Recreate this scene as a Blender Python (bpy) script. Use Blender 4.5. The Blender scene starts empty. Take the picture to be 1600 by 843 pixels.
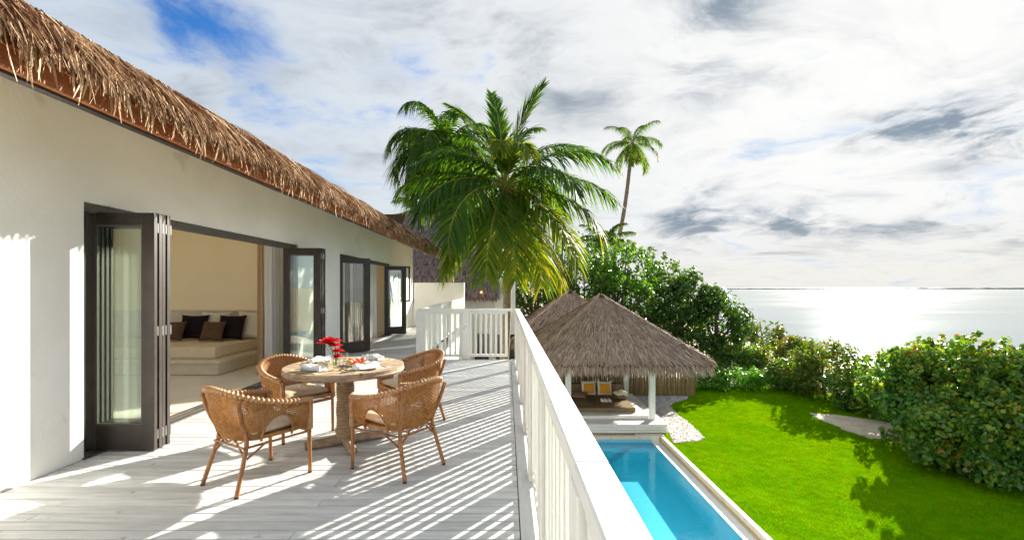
import bpy, bmesh, math, random
import numpy as np
from mathutils import Vector, Matrix

# ------------------------------------------------------------------ camera, sky, sun
scene = bpy.context.scene
COL = scene.collection
F, PX, PY, EYE = 718.0, 792.0, 449.0, 1.55          # focal length and vanishing point in photo pixels

cam_data = bpy.data.cameras.new("camera")
cam_data.sensor_width = 36.0
cam_data.lens = F / 1600.0 * 36.0
cam_data.shift_x = (800.0 - PX) / 1600.0
cam_data.shift_y = (PY - 421.5) / 1600.0
cam_data.clip_start = 0.05
cam_data.clip_end = 60000.0
cam = bpy.data.objects.new("camera", cam_data)
cam.location = (0, 0, EYE)
cam.rotation_euler = (math.radians(90), 0, 0)
COL.objects.link(cam)
scene.camera = cam

SUN_EL, SUN_AZ = math.radians(21.5), math.radians(38.0)     # azimuth measured from +Y towards +X
SUN_DIR = Vector((math.cos(SUN_EL) * math.sin(SUN_AZ), math.cos(SUN_EL) * math.cos(SUN_AZ), math.sin(SUN_EL)))
sun_data = bpy.data.lights.new("sun", 'SUN')
sun_data.energy = 5.0
sun_data.angle = math.radians(0.5)
sun_data.color = (1.0, 0.93, 0.80)
sun = bpy.data.objects.new("sun", sun_data)
sun.rotation_euler = SUN_DIR.to_track_quat('Z', 'Y').to_euler()
sun.location = (20, 20, 20)
COL.objects.link(sun)

scene.view_settings.view_transform = 'Standard'
scene.view_settings.look = 'None'
scene.view_settings.exposure = 1.74
scene.view_settings.gamma = 1.0
scene.view_settings.use_curve_mapping = False
scene.render.engine = 'CYCLES'
scene.cycles.max_bounces = 14
scene.cycles.diffuse_bounces = 9
scene.cycles.transparent_max_bounces = 16
scene.cycles.use_adaptive_sampling = True
scene.cycles.adaptive_threshold = 0.025
scene.cycles.caustics_reflective = False
scene.cycles.caustics_refractive = False
scene.cycles.sample_clamp_indirect = 6.0
scene.cycles.use_denoising = True


class NT:
    """tiny node-graph writer"""
    def __init__(self, tree):
        self.t = tree
    def n(self, kind, ins=None, **props):
        node = self.t.nodes.new(kind)
        for k, v in props.items():
            setattr(node, k, v)
        for k, v in (ins or {}).items():
            self.put(node.inputs[k], v)
        return node
    def put(self, sock, v):
        if isinstance(v, bpy.types.NodeSocket):
            self.t.links.new(v, sock)
        elif isinstance(v, bpy.types.Node):
            self.t.links.new(v.outputs[0], sock)
        else:
            if isinstance(v, (tuple, list)) and len(v) == 3 and sock.type == 'RGBA':
                v = (*v, 1.0)
            sock.default_value = v
    def m(self, op, a, b=0.0, c=0.0, clamp=False):
        node = self.t.nodes.new('ShaderNodeMath')
        node.operation = op
        node.use_clamp = clamp
        self.put(node.inputs[0], a); self.put(node.inputs[1], b); self.put(node.inputs[2], c)
        return node.outputs[0]
    def mix(self, f, a, b, blend='MIX'):
        node = self.t.nodes.new('ShaderNodeMix')
        node.data_type = 'RGBA'; node.blend_type = blend
        self.put(node.inputs[0], f); self.put(node.inputs[6], a); self.put(node.inputs[7], b)
        return node.outputs[2]
    def ramp(self, f, stops):
        node = self.t.nodes.new('ShaderNodeValToRGB')
        e = node.color_ramp.elements
        while len(e) < len(stops):
            e.new(0.5)
        for el, (p, c) in zip(e, stops):
            el.position = p
            el.color = (c, c, c, 1) if not isinstance(c, (tuple, list)) else (*c[:3], 1)
        self.put(node.inputs[0], f)
        return node.outputs[0]
    def smooth(self, x, a, b):
        node = self.t.nodes.new('ShaderNodeMapRange')
        node.interpolation_type = 'SMOOTHSTEP'
        self.put(node.inputs[0], x); self.put(node.inputs[1], a); self.put(node.inputs[2], b)
        return node.outputs[0]


world = bpy.data.worlds.new("World")
scene.world = world
world.use_nodes = True
W = NT(world.node_tree)
world.node_tree.nodes.clear()
w_out = W.n('ShaderNodeOutputWorld')
w_bg = W.n('ShaderNodeBackground', {'Strength': 0.1})
sky_tex = W.n('ShaderNodeTexSky', sky_type='NISHITA', sun_disc=False, sun_elevation=SUN_EL, sun_rotation=SUN_AZ,
              air_density=1.0, dust_density=0.6, ozone_density=2.2)
tc = W.n('ShaderNodeTexCoord')
sep = W.n('ShaderNodeSeparateXYZ', {0: tc.outputs['Generated']})
dx, dy, dz = sep.outputs
zc = W.m('MAXIMUM', W.m('ADD', dz, 0.19), 0.06)
uu, vv = W.m('DIVIDE', dx, zc), W.m('DIVIDE', dy, zc)
plane = W.n('ShaderNodeCombineXYZ', {0: uu, 1: vv, 2: 0.0})
warp = W.n('ShaderNodeTexNoise', {'Vector': plane.outputs[0], 'Scale': 1.0, 'Detail': 3.0})
plane2 = W.n('ShaderNodeVectorMath', {0: plane.outputs[0], 1: W.n('ShaderNodeVectorMath', {0: warp.outputs['Color'], 3: 1.1}, operation='SCALE').outputs[0]}, operation='ADD')
big = W.n('ShaderNodeTexNoise', {'Vector': plane2.outputs[0], 'Scale': 0.95, 'Detail': 8.0, 'Roughness': 0.60})
fine = W.n('ShaderNodeTexNoise', {'Vector': plane2.outputs[0], 'Scale': 2.7, 'Detail': 9.0, 'Roughness': 0.62})
az = W.m('ARCTAN2', dx, dy)
el = W.m('ARCSINE', dz)
nf = W.m('SUBTRACT', fine.outputs[0], 0.5)
nb = W.m('SUBTRACT', big.outputs[0], 0.5)


def blob(px, py, spx, spy, power=1.0):
    """a soft patch of cloud or of clear sky, at a compass bearing and height above the horizon"""
    x, z = (px - PX) / F, (PY - py) / F
    a0 = math.atan2(x, 1.0); e0 = math.atan2(z, math.hypot(x, 1.0))
    s = 1.0 / math.hypot(x, 1.0)
    da = W.m('DIVIDE', W.m('SUBTRACT', az, a0), spx / F * s * s)
    de = W.m('DIVIDE', W.m('SUBTRACT', el, e0), spy / F * s)
    r2 = W.m('ADD', W.m('MULTIPLY', da, da), W.m('MULTIPLY', de, de))
    g = W.m('POWER', 2.718, W.m('MULTIPLY', r2, -1.0))
    return W.m('MULTIPLY', g, power)


def total(terms):
    out = terms[0]
    for t in terms[1:]:
        out = W.m('ADD', out, t)
    return out


# clear-sky openings
clear = total([blob(350, 30, 110, 60, 0.55), blob(400, 130, 80, 70, 0.36), blob(250, 20, 120, 60, 0.25), blob(1290, 205, 90, 16, 0.12), blob(1175, 232, 60, 16, 0.22),
               blob(1500, 268, 130, 10, 0.24), blob(1350, 402, 130, 10, 0.26), blob(1480, 338, 110, 9, 0.22), blob(1595, 20, 30, 14, 0.25),
               blob(-250, 150, 260, 160, 0.30), blob(640, 392, 80, 40, 0.32), blob(590, 110, 90, 60, 0.20), blob(480, 300, 120, 60, 0.16), blob(850, 110, 60, 30, 0.16)])
cover = W.m('ADD', W.m('ADD', 0.86, W.m('MULTIPLY', nb, 1.3)), W.m('ADD', W.m('MULTIPLY', nf, 1.7), 0.0))
cover = W.m('SUBTRACT', cover, clear)
cover = W.smooth(cover, 0.05, 0.78)
# grey bellies
dark = total([blob(1430, 190, 120, 34, 1.35), blob(1560, 205, 90, 50, 1.3), blob(1245, 348, 80, 26, 1.25), blob(1085, 352, 60, 26, 1.1),
              blob(1110, 20, 90, 60, 0.8), blob(1120, 120, 90, 40, 0.5), blob(1110, 292, 45, 16, 0.6), blob(1500, 300, 50, 24, 0.9),
              blob(1400, 355, 130, 14, 0.65), blob(590, 120, 170, 80, 0.28), blob(760, 40, 170, 60, 0.34), blob(1200, 392, 100, 10, 0.55),
              blob(520, 240, 120, 60, 0.25), blob(1570, 375, 80, 18, 0.6), blob(200, 60, 160, 90, 0.3), blob(900, 150, 120, 60, 0.3), blob(1300, 120, 90, 20, 0.35)])
wisp = W.n('ShaderNodeTexNoise', {'Vector': W.n('ShaderNodeMapping', {'Vector': plane2.outputs[0], 'Rotation': (0, 0, 0.5), 'Scale': (0.9, 1.9, 1.0)}).outputs[0], 'Scale': 2.4, 'Detail': 9.0, 'Roughness': 0.62})
nw = W.m('SUBTRACT', wisp.outputs[0], 0.5)
dk = W.m('ADD', W.m('MULTIPLY', dark, W.m('ADD', 0.55, W.m('MULTIPLY', nf, 3.4))), W.m('MULTIPLY', nf, 1.1))
dk = W.m('ADD', W.m('ADD', dk, W.m('MULTIPLY', nb, 0.7)), W.m('MULTIPLY', nw, 0.8))
dk = W.smooth(dk, -0.08, 1.02)
# clouds are brighter towards the veiled sun
dotp = W.n('ShaderNodeVectorMath', {0: tc.outputs['Generated'], 1: tuple(SUN_DIR)}, operation='DOT_PRODUCT').outputs['Value']
glow = W.m('POWER', W.m('MAXIMUM', dotp, 0.0), 7.0)
glow2 = W.m('POWER', W.m('MAXIMUM', dotp, 0.0), 1.5)
bright = W.m('ADD', W.m('ADD', 2.25, W.m('MULTIPLY', glow2, 0.48)), W.m('MULTIPLY', glow, 0.28))
white = W.mix(W.m('MULTIPLY', glow2, 1.0, clamp=True), (0.80, 0.93, 1.08), (1.0, 0.995, 0.98))
lit = W.n('ShaderNodeVectorMath', {0: white, 3: bright}, operation='SCALE').outputs[0]
grey = W.n('ShaderNodeVectorMath', {0: (0.43, 0.54, 0.67), 3: W.m('MULTIPLY', bright, 0.66)}, operation='SCALE').outputs[0]
cloud = W.mix(dk, lit, grey)
# warm haze close above the horizon
hz = W.m('SUBTRACT', 1.0, W.smooth(dz, 0.0, 0.15))
cloud = W.mix(W.m('MULTIPLY', hz, 0.45), cloud, (2.55, 2.42, 2.08))
blue = W.n('ShaderNodeVectorMath', {0: sky_tex.outputs[0], 1: (0.13, 0.33, 0.56)}, operation='MULTIPLY').outputs[0]
blue = W.n('ShaderNodeVectorMath', {0: blue, 1: (1.15, 1.75, 2.6)}, operation='MINIMUM').outputs[0]
skycol = W.mix(cover, blue, cloud)
W.put(w_bg.inputs['Color'], skycol)
W.put(w_out.inputs['Surface'], w_bg)

# ------------------------------------------------------------------ helpers
rng = np.random.default_rng(7)
random.seed(7)
ORIG = {}                     # world position of the thing each object belongs to


def tag(o, label=None, cat=None, group=None, kind=None):
    if label: o['label'] = label
    if cat: o['category'] = cat
    if group: o['group'] = group
    if kind: o['kind'] = kind
    return o


def thing(name, loc, label, cat, group=None, rz=0.0):
    o = bpy.data.objects.new(name, None)
    o.empty_display_size = 0.2
    o.location = loc
    o.rotation_euler = (0, 0, rz)
    COL.objects.link(o)
    ORIG[o] = Vector(loc)
    return tag(o, label, cat, group)


def copy_tree(o, parent=None):
    c = o.copy()
    COL.objects.link(c)
    c.parent = parent
    ORIG[c] = ORIG.get(o, Vector((0, 0, 0)))
    for ch in list(o.children):
        copy_tree(ch, c)
    return c


def link_mesh(name, me, mat, parent=None):
    o = bpy.data.objects.new(name, me)
    COL.objects.link(o)
    if mat and not me.materials:
        me.materials.append(mat)
    if parent:
        o.parent = parent
        ORIG[o] = ORIG.get(parent, Vector((0, 0, 0)))
    else:
        ORIG[o] = Vector((0, 0, 0))
    return o


class MB:
    """collects shapes into one mesh, in world coordinates (or the thing's own when it is copied later)"""
    def __init__(self):
        self.v, self.f, self.s = [], [], []
    def add(self, vs, fs, smooth=False):
        b = len(self.v)
        self.v += [tuple(p) for p in vs]
        self.f += [tuple(b + i for i in f) for f in fs]
        self.s += [smooth] * len(fs)
        return self
    def box(self, x0, x1, y0, y1, z0, z1):
        vs = [(x, y, z) for z in (z0, z1) for y in (y0, y1) for x in (x0, x1)]
        return self.add(vs, [(0, 2, 3, 1), (4, 5, 7, 6), (0, 1, 5, 4), (2, 6, 7, 3), (0, 4, 6, 2), (1, 3, 7, 5)])
    def obox(self, c, ax, ay, az_, hx, hy, hz_):
        c, ax, ay, az_ = map(Vector, (c, ax, ay, az_))
        vs = [c + ax * (sx * hx) + ay * (sy * hy) + az_ * (sz * hz_) for sz in (-1, 1) for sy in (-1, 1) for sx in (-1, 1)]
        return self.add(vs, [(0, 2, 3, 1), (4, 5, 7, 6), (0, 1, 5, 4), (2, 6, 7, 3), (0, 4, 6, 2), (1, 3, 7, 5)])
    def tube(self, pts, rad, n=8, caps=True, smooth=True):
        pts = [Vector(p) for p in pts]
        if not isinstance(rad, (list, tuple)): rad = [rad] * len(pts)
        vs, fs = [], []
        side = None
        for i, p in enumerate(pts):
            d = (pts[min(i + 1, len(pts) - 1)] - pts[max(i - 1, 0)]).normalized()
            if side is None:
                side = d.cross(Vector((0, 0, 1)) if abs(d.z) < .9 else Vector((1, 0, 0))).normalized()
            side = (side - d * side.dot(d)).normalized()
            up = d.cross(side)
            for k in range(n):
                a = 2 * math.pi * k / n
                vs.append(p + (side * math.cos(a) + up * math.sin(a)) * rad[i])
        for i in range(len(pts) - 1):
            for k in range(n):
                a, b = i * n + k, i * n + (k + 1) % n
                fs.append((a, b, b + n, a + n))
        self.add(vs, fs, smooth)
        if caps:
            self.add(vs[:n], [tuple(range(n))[::-1]]); self.add(vs[-n:], [tuple(range(n))])
        return self
    def lathe(self, c, prof, n=24, smooth=True, closed_ends=True):
        cx, cy, cz = c
        vs, fs = [], []
        for r, z in prof:
            for k in range(n):
                a = 2 * math.pi * k / n
                vs.append((cx + r * math.cos(a), cy + r * math.sin(a), cz + z))
        for i in range(len(prof) - 1):
            for k in range(n):
                a, b = i * n + k, i * n + (k + 1) % n
                fs.append((a, b, b + n, a + n))
        self.add(vs, fs, smooth)
        if closed_ends:
            self.add(vs[:n], [tuple(range(n))[::-1]]); self.add(vs[-n:], [tuple(range(n))])
        return self
    def grid(self, P, nu, nv, smooth=True):
        vs = [P(i / nu, j / nv) for j in range(nv + 1) for i in range(nu + 1)]
        fs = [(j * (nu + 1) + i, j * (nu + 1) + i + 1, (j + 1) * (nu + 1) + i + 1, (j + 1) * (nu + 1) + i) for j in range(nv) for i in range(nu)]
        return self.add(vs, fs, smooth)
    def poly(self, pts, z0, z1):
        n = len(pts)
        vs = [(x, y, z0) for x, y in pts] + [(x, y, z1) for x, y in pts]
        return self.add(vs, [tuple(range(n))[::-1], tuple(range(n, 2 * n))] + [(i, (i + 1) % n, n + (i + 1) % n, n + i) for i in range(n)])
    def mesh(self, name, origin=Vector((0, 0, 0)), bevel=0.0, seg=1):
        me = bpy.data.meshes.new(name)
        me.from_pydata([(x - origin[0], y - origin[1], z - origin[2]) for x, y, z in self.v], [], self.f)
        me.polygons.foreach_set('use_smooth', self.s)
        if bevel:
            bm = bmesh.new(); bm.from_mesh(me)
            bmesh.ops.remove_doubles(bm, verts=bm.verts, dist=1e-5)
            edges = [e for e in bm.edges if len(e.link_faces) == 2 and e.calc_face_angle(0) > 0.6]
            bmesh.ops.bevel(bm, geom=edges, offset=bevel, segments=seg, affect='EDGES', profile=0.6)
            bm.to_mesh(me); bm.free()
        me.update()
        return me
    def build(self, name, mat, parent=None, bevel=0.0, seg=1, kind=None):
        o = link_mesh(name, self.mesh(name, ORIG.get(parent, Vector((0, 0, 0))) if parent else Vector((0, 0, 0)), bevel, seg), mat, parent)
        if kind: o['kind'] = kind
        return o


def B(*boxes):
    m = MB()
    for b in boxes: m.box(*b)
    return m


def array_mesh(name, verts, quads, var=None, smooth=False, origin=None):
    verts = np.asarray(verts, dtype=np.float32)
    if origin is not None: verts = verts - np.array(origin, dtype=np.float32)
    quads = np.asarray(quads, dtype=np.int32)
    me = bpy.data.meshes.new(name)
    me.vertices.add(len(verts)); me.vertices.foreach_set('co', verts.ravel())
    me.loops.add(quads.size); me.loops.foreach_set('vertex_index', quads.ravel())
    me.polygons.add(len(quads))
    me.polygons.foreach_set('loop_start', np.arange(0, quads.size, 4, dtype=np.int32))
    me.polygons.foreach_set('loop_total', np.full(len(quads), 4, dtype=np.int32))
    if smooth: me.polygons.foreach_set('use_smooth', np.ones(len(quads), dtype=bool))
    if var is not None:
        at = me.attributes.new('var', 'FLOAT', 'POINT')
        at.data.foreach_set('value', np.asarray(var, dtype=np.float32))
    me.update(calc_edges=True)
    return me


def unit(a):
    return a / np.maximum(np.linalg.norm(a, axis=1, keepdims=True), 1e-9)


def ribbons(base, d, side, length, width, bend, segs=2, prof=None, var=None, fold=0.0):
    """flat strands: base points, unit direction, unit side, bend = displacement of the tip; returns verts, quads, var"""
    n = len(base)
    length = np.broadcast_to(length, (n,)).reshape(n, 1); width = np.broadcast_to(width, (n,)).reshape(n, 1)
    prof = prof or [1.0] * segs + [0.25]
    rows = []
    for i in range(segs + 1):
        t = i / segs
        c = base + d * length * t + bend * (t * t)
        s = side * width * 0.5 * prof[i]
        rows += [c - s, c + s]
    V = np.stack(rows, axis=1)                              # n, 2(segs+1), 3
    k = 2 * (segs + 1)
    q = np.array([[2 * i, 2 * i + 1, 2 * i + 3, 2 * i + 2] for i in range(segs)])
    Q = (np.arange(n)[:, None, None] * k + q[None]).reshape(-1, 4)
    if var is None: var = rng.random(n)
    return V.reshape(-1, 3), Q, np.repeat(var, k)


def merge(parts):
    V, Q, A, off = [], [], [], 0
    for v, q, a in parts:
        V.append(v); Q.append(q + off); A.append(a); off += len(v)
    return np.concatenate(V), np.concatenate(Q), np.concatenate(A)


def pillow(w, d, h, p=4.0, n=14, pinch=0.06, sag=0.0):
    """a stuffed cushion, flat in XY, centred"""
    m = MB()
    def P(sgn):
        def f(u, v):
            x, y = 2 * u - 1, 2 * v - 1
            e = max(0.0, (1 - abs(x) ** p)) * max(0.0, (1 - abs(y) ** p))
            k = 1 - pinch * (1 - abs(y) ** 2) * abs(x) ** 3
            l = 1 - pinch * (1 - abs(x) ** 2) * abs(y) ** 3
            return (x * w / 2 * k, y * d / 2 * l, sgn * h / 2 * e ** 0.42 - sag * (x * x))
        return f
    m.grid(P(1), n, n)
    b = MB().grid(P(-1), n, n)
    m.add(b.v, [f[::-1] for f in b.f], True)
    return m


def xform(m, M):
    m.v = [tuple(M @ Vector(p)) for p in m.v]
    return m


def TRS(loc, rx=0, ry=0, rz=0):
    return Matrix.Translation(loc) @ Matrix.Rotation(rz, 4, 'Z') @ Matrix.Rotation(ry, 4, 'Y') @ Matrix.Rotation(rx, 4, 'X')


def G(px, py, H=5.25):
    y = F * H / (py - PY)
    return ((px - PX) / F * y, y)


# ------------------------------------------------------------------ materials
MATS = {}


def pmat(name, c1, c2=None, scale=6.0, stretch=(1, 1, 1), rough=0.6, bump=0.0, bscale=60.0, spec=0.4, rand=0.0, translucent=0.0,
         var=None, detail=4.0, bstretch=None, lo=0.35, hi=0.65, tcol=None, coat=0.0, metal=0.0, speck=None):
    mt = bpy.data.materials.new(name)
    mt.use_nodes = True
    t = NT(mt.node_tree)
    bs = mt.node_tree.nodes['Principled BSDF']
    out = mt.node_tree.nodes['Material Output']
    geo = t.n('ShaderNodeNewGeometry')
    info = t.n('ShaderNodeObjectInfo')
    off = t.n('ShaderNodeVectorMath', {0: (13.1, 7.7, 3.3), 3: info.outputs['Random']}, operation='SCALE')
    pos = t.n('ShaderNodeVectorMath', {0: geo.outputs['Position'], 1: off.outputs[0]}, operation='ADD')
    if rand == 0: pos = geo
    posout = geo.outputs['Position'] if rand == 0 else pos.outputs[0]
    mp = t.n('ShaderNodeMapping', {'Vector': posout, 'Scale': stretch})
    col = c1
    if c2 is not None:
        nz = t.n('ShaderNodeTexNoise', {'Vector': mp.outputs[0], 'Scale': scale, 'Detail': detail, 'Roughness': 0.6})
        f = t.smooth(nz.outputs[0], lo, hi)
        col = t.mix(f, c1, c2)
    if var is not None:                                  # per-strand or per-leaf tint, stored on the mesh
        at = t.n('ShaderNodeAttribute', attribute_name='var')
        vc = t.n('ShaderNodeValToRGB')
        e = vc.color_ramp.elements
        while len(e) < len(var): e.new(0.5)
        for x, (p, c) in zip(e, var):
            x.position = p; x.color = (*c, 1)
        t.put(vc.inputs[0], at.outputs['Fac'])
        col = vc.outputs[0] if c2 is None else t.mix(0.3, vc.outputs[0], col)
    if speck:
        sn = t.n('ShaderNodeTexNoise', {'Vector': posout, 'Scale': speck[1], 'Detail': 3.0})
        col = t.mix(t.smooth(sn.outputs[0], speck[2], speck[2] + 0.08), col, speck[0])
    if rand:
        k = t.m('ADD', 1.0 - rand, t.m('MULTIPLY', info.outputs['Random'], 2 * rand))
        col = t.n('ShaderNodeVectorMath', {0: col, 3: k}, operation='SCALE').outputs[0]
    t.put(bs.inputs['Base Color'], col)
    bs.inputs['Roughness'].default_value = rough
    bs.inputs['Specular IOR Level'].default_value = spec
    bs.inputs['Coat Weight'].default_value = coat
    bs.inputs['Metallic'].default_value = metal
    if bump:
        mb = t.n('ShaderNodeMapping', {'Vector': posout, 'Scale': bstretch or stretch})
        bn = t.n('ShaderNodeTexNoise', {'Vector': mb.outputs[0], 'Scale': bscale, 'Detail': 5.0})
        bp = t.n('ShaderNodeBump', {'Strength': min(1.0, bump), 'Distance': 0.01, 'Height': bn.outputs[0]})
        t.put(bs.inputs['Normal'], bp.outputs[0])
    if translucent:
        tr = t.n('ShaderNodeBsdfTranslucent')
        if tcol:
            tc_ = t.n('ShaderNodeVectorMath', {0: col, 1: tcol}, operation='MULTIPLY').outputs[0]
        else:
            tc_ = col
        t.put(tr.inputs['Color'], tc_)
        mx = t.n('ShaderNodeMixShader', {0: translucent, 1: bs.outputs[0], 2: tr.outputs[0]})
        t.put(out.inputs['Surface'], mx)
    MATS[name] = mt
    return mt


def glassmat(name, tint, ior=1.5, rough=0.0, bump=0.0, bscale=2.0, boost=0.0, scatter=None):
    mt = bpy.data.materials.new(name)
    mt.use_nodes = True
    t = NT(mt.node_tree)
    mt.node_tree.nodes.remove(mt.node_tree.nodes['Principled BSDF'])
    out = mt.node_tree.nodes['Material Output']
    tr = t.n('ShaderNodeBsdfTransparent', {'Color': tint})
    if scatter:
        tr = t.n('ShaderNodeMixShader', {0: scatter[0], 1: tr.outputs[0], 2: t.n('ShaderNodeBsdfDiffuse', {'Color': scatter[1]}).outputs[0]})
    gl = t.n('ShaderNodeBsdfGlossy', {'Color': (1, 1, 1), 'Roughness': rough})
    lw_ = t.n('ShaderNodeLayerWeight', {'Blend': 0.5})
    if bump:
        geo = t.n('ShaderNodeNewGeometry')
        bn = t.n('ShaderNodeTexNoise', {'Vector': geo.outputs['Position'], 'Scale': bscale, 'Detail': 3.0})
        bp = t.n('ShaderNodeBump', {'Strength': bump, 'Distance': 0.02, 'Height': bn.outputs[0]})
        t.put(gl.inputs['Normal'], bp.outputs[0])
    f0 = ((ior - 1) / (ior + 1)) ** 2
    fac = t.m('ADD', f0 + boost, t.m('MULTIPLY', t.m('POWER', lw_.outputs['Facing'], 5.0), 1.0 - f0 - boost), clamp=True)
    t.put(out.inputs['Surface'], t.n('ShaderNodeMixShader', {0: fac, 1: tr.outputs[0], 2: gl.outputs[0]}))
    MATS[name] = mt
    return mt


plaster = pmat('white_plaster', (0.86, 0.85, 0.80), (0.92, 0.91, 0.87), 1.1, rough=0.85, bump=0.25, bscale=40, spec=0.2, speck=((0.76, 0.75, 0.71), 3.0, 0.66))
room_paint = pmat('beige_room_paint', (0.89, 0.77, 0.53), (0.91, 0.79, 0.56), 1.0, rough=0.9, spec=0.1)
stone_floor = pmat('pale_room_floor', (0.80, 0.73, 0.60), (0.86, 0.79, 0.67), 2.0, rough=0.35)
deckwood = pmat('whitewashed_deck_wood', (0.65, 0.66, 0.655), (0.51, 0.52, 0.52), 3.0, stretch=(0.8, 10, 6), rough=0.62, bump=0.35, bscale=18,
                bstretch=(1.2, 22, 10), rand=0.13, spec=0.35, speck=((0.36, 0.34, 0.31), 9.0, 0.70))
deckdark = pmat('deck_underside', (0.10, 0.10, 0.095), rough=0.9)
edgewood = pmat('grey_edge_board', (0.55, 0.56, 0.56), (0.62, 0.62, 0.61), 5.0, stretch=(6, 1, 1), rough=0.6, bump=0.2, bscale=30, speck=((0.35, 0.33, 0.30), 14.0, 0.70))
railpaint = pmat('cream_white_paint', (0.80, 0.79, 0.73), (0.84, 0.83, 0.78), 2.5, rough=0.5, bump=0.3, bscale=14, rand=0.04, speck=((0.62, 0.60, 0.54), 11.0, 0.67))
bronze = pmat('dark_bronze_frame', (0.024, 0.017, 0.013), (0.034, 0.025, 0.020), 8.0, rough=0.38, spec=0.5)
framegrey = pmat('taupe_door_frame', (0.075, 0.066, 0.056), (0.09, 0.08, 0.068), 8.0, rough=0.5)
steel = pmat('brushed_steel', (0.45, 0.45, 0.44), rough=0.35, metal=0.9)
pane_mat = glassmat('greenish_pane', (0.955, 0.978, 0.965), 1.5, boost=0.03)
clear_glass = glassmat('clear_glass', (0.95, 0.97, 0.96), 1.4)
fascia_m = pmat('red_brown_fascia', (0.40, 0.125, 0.035), (0.28, 0.085, 0.025), 7.0, stretch=(8, 0.8, 8), rough=0.55, bump=0.2, bscale=20)
thatch_core = pmat('thatch_underlayer', (0.10, 0.055, 0.028), (0.055, 0.030, 0.017), 12, rough=0.95, spec=0.05)
thatch_m = pmat('palm_thatch', (0.3, 0.2, 0.1), rough=0.75, spec=0.25, translucent=0.12,
                var=[(0.0, (0.075, 0.030, 0.014)), (0.35, (0.20, 0.095, 0.046)), (0.7, (0.40, 0.25, 0.135)), (1.0, (0.66, 0.52, 0.36))])
thatch_grey = pmat('weathered_thatch', (0.3, 0.24, 0.2), rough=0.85, spec=0.15, translucent=0.05,
                   var=[(0.0, (0.15, 0.090, 0.064)), (0.4, (0.37, 0.262, 0.198)), (0.75, (0.50, 0.385, 0.315)), (1.0, (0.66, 0.54, 0.44))])
thatch_old = pmat('old_dark_thatch', (0.3, 0.24, 0.2), rough=0.9, spec=0.1,
                  var=[(0.0, (0.11, 0.078, 0.082)), (0.5, (0.25, 0.190, 0.195)), (1.0, (0.38, 0.30, 0.30))])
wicker = pmat('honey_wicker', (0.43, 0.200, 0.052), (0.30, 0.128, 0.032), 30, rough=0.5, spec=0.4)
wicker_rim = pmat('wrapped_rim_wicker', (0.47, 0.26, 0.115), (0.33, 0.165, 0.066), 40, rough=0.45, spec=0.45)
cane = pmat('cane_pole', (0.34, 0.145, 0.042), (0.23, 0.095, 0.030), 14, stretch=(3, 3, 0.8), rough=0.42, spec=0.5)
rubber = pmat('black_rubber_foot', (0.02, 0.018, 0.016), rough=0.7)
linen = pmat('beige_linen', (0.56, 0.47, 0.34), (0.62, 0.53, 0.40), 20, rough=0.9, bump=0.3, bscale=300, spec=0.1)
greywood = pmat('driftwood', (0.40, 0.30, 0.20), (0.25, 0.18, 0.12), 5, stretch=(1, 5, 5), rough=0.7, bump=0.5, bscale=14, bstretch=(1, 7, 7), speck=((0.10, 0.07, 0.05), 7, 0.66))
ropewood = pmat('coiled_rope', (0.42, 0.30, 0.19), (0.30, 0.20, 0.12), 30, rough=0.85, bump=0.5, bscale=120)
placemat_m = pmat('kraft_placemat', (0.62, 0.46, 0.26), (0.70, 0.54, 0.33), 8, rough=0.8)
napkin_m = pmat('white_napkin', (0.82, 0.82, 0.82), rough=0.9, bump=0.2, bscale=90, spec=0.1)
slate = pmat('grey_plate', (0.30, 0.30, 0.31), rough=0.35)
porcelain = pmat('white_porcelain', (0.80, 0.79, 0.76), rough=0.2, spec=0.5)
cutlery_m = pmat('dark_cutlery', (0.20, 0.18, 0.16), rough=0.3, metal=0.8)
red_petal = pmat('red_petal', (0.75, 0.012, 0.012), (0.55, 0.006, 0.010), 40, rough=0.55, translucent=0.25)
green_stem = pmat('green_stem', (0.07, 0.18, 0.03), rough=0.5)
fruit_red = pmat('red_fruit', (0.62, 0.05, 0.025), (0.72, 0.16, 0.05), 30, rough=0.35)
fruit_orange = pmat('orange_fruit', (0.80, 0.33, 0.03), (0.85, 0.45, 0.08), 30, rough=0.35)
wax = pmat('cream_candle_wax', (0.80, 0.70, 0.50), rough=0.5, translucent=0.3)
sofa_base = pmat('limewashed_daybed', (0.62, 0.55, 0.42), (0.68, 0.60, 0.47), 6, stretch=(1, 6, 1), rough=0.7)
mattress_m = pmat('cream_mattress_fabric', (0.70, 0.58, 0.41), (0.74, 0.62, 0.45), 12, rough=0.95, bump=0.15, bscale=200, spec=0.05)
cream_fab = pmat('cream_pillow_fabric', (0.74, 0.67, 0.54), rough=0.95, bump=0.2, bscale=150, spec=0.05)
brown_fab = pmat('brown_pillow_fabric', (0.135, 0.080, 0.045), (0.11, 0.064, 0.036), 25, rough=0.9, bump=0.2, bscale=200, spec=0.1)
black_fab = pmat('black_pillow_fabric', (0.022, 0.014, 0.016), rough=0.85, bump=0.2, bscale=200, spec=0.1)
taupe_fab = pmat('taupe_cushion_fabric', (0.20, 0.145, 0.085), (0.24, 0.175, 0.105), 8, rough=0.95, bump=0.2, bscale=120, spec=0.05)
mustard_fab = pmat('mustard_cushion_fabric', (0.70, 0.30, 0.02), (0.76, 0.36, 0.04), 15, rough=0.9, bump=0.2, bscale=120)
sheer = pmat('white_sheer_curtain', (0.88, 0.88, 0.85), rough=0.95, spec=0.05, translucent=0.3)
drape = pmat('tan_drape', (0.46, 0.32, 0.19), rough=0.95, spec=0.05, translucent=0.2)
brown_drape = pmat('brown_drape', (0.22, 0.13, 0.075), rough=0.95, spec=0.05, translucent=0.1)
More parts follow.
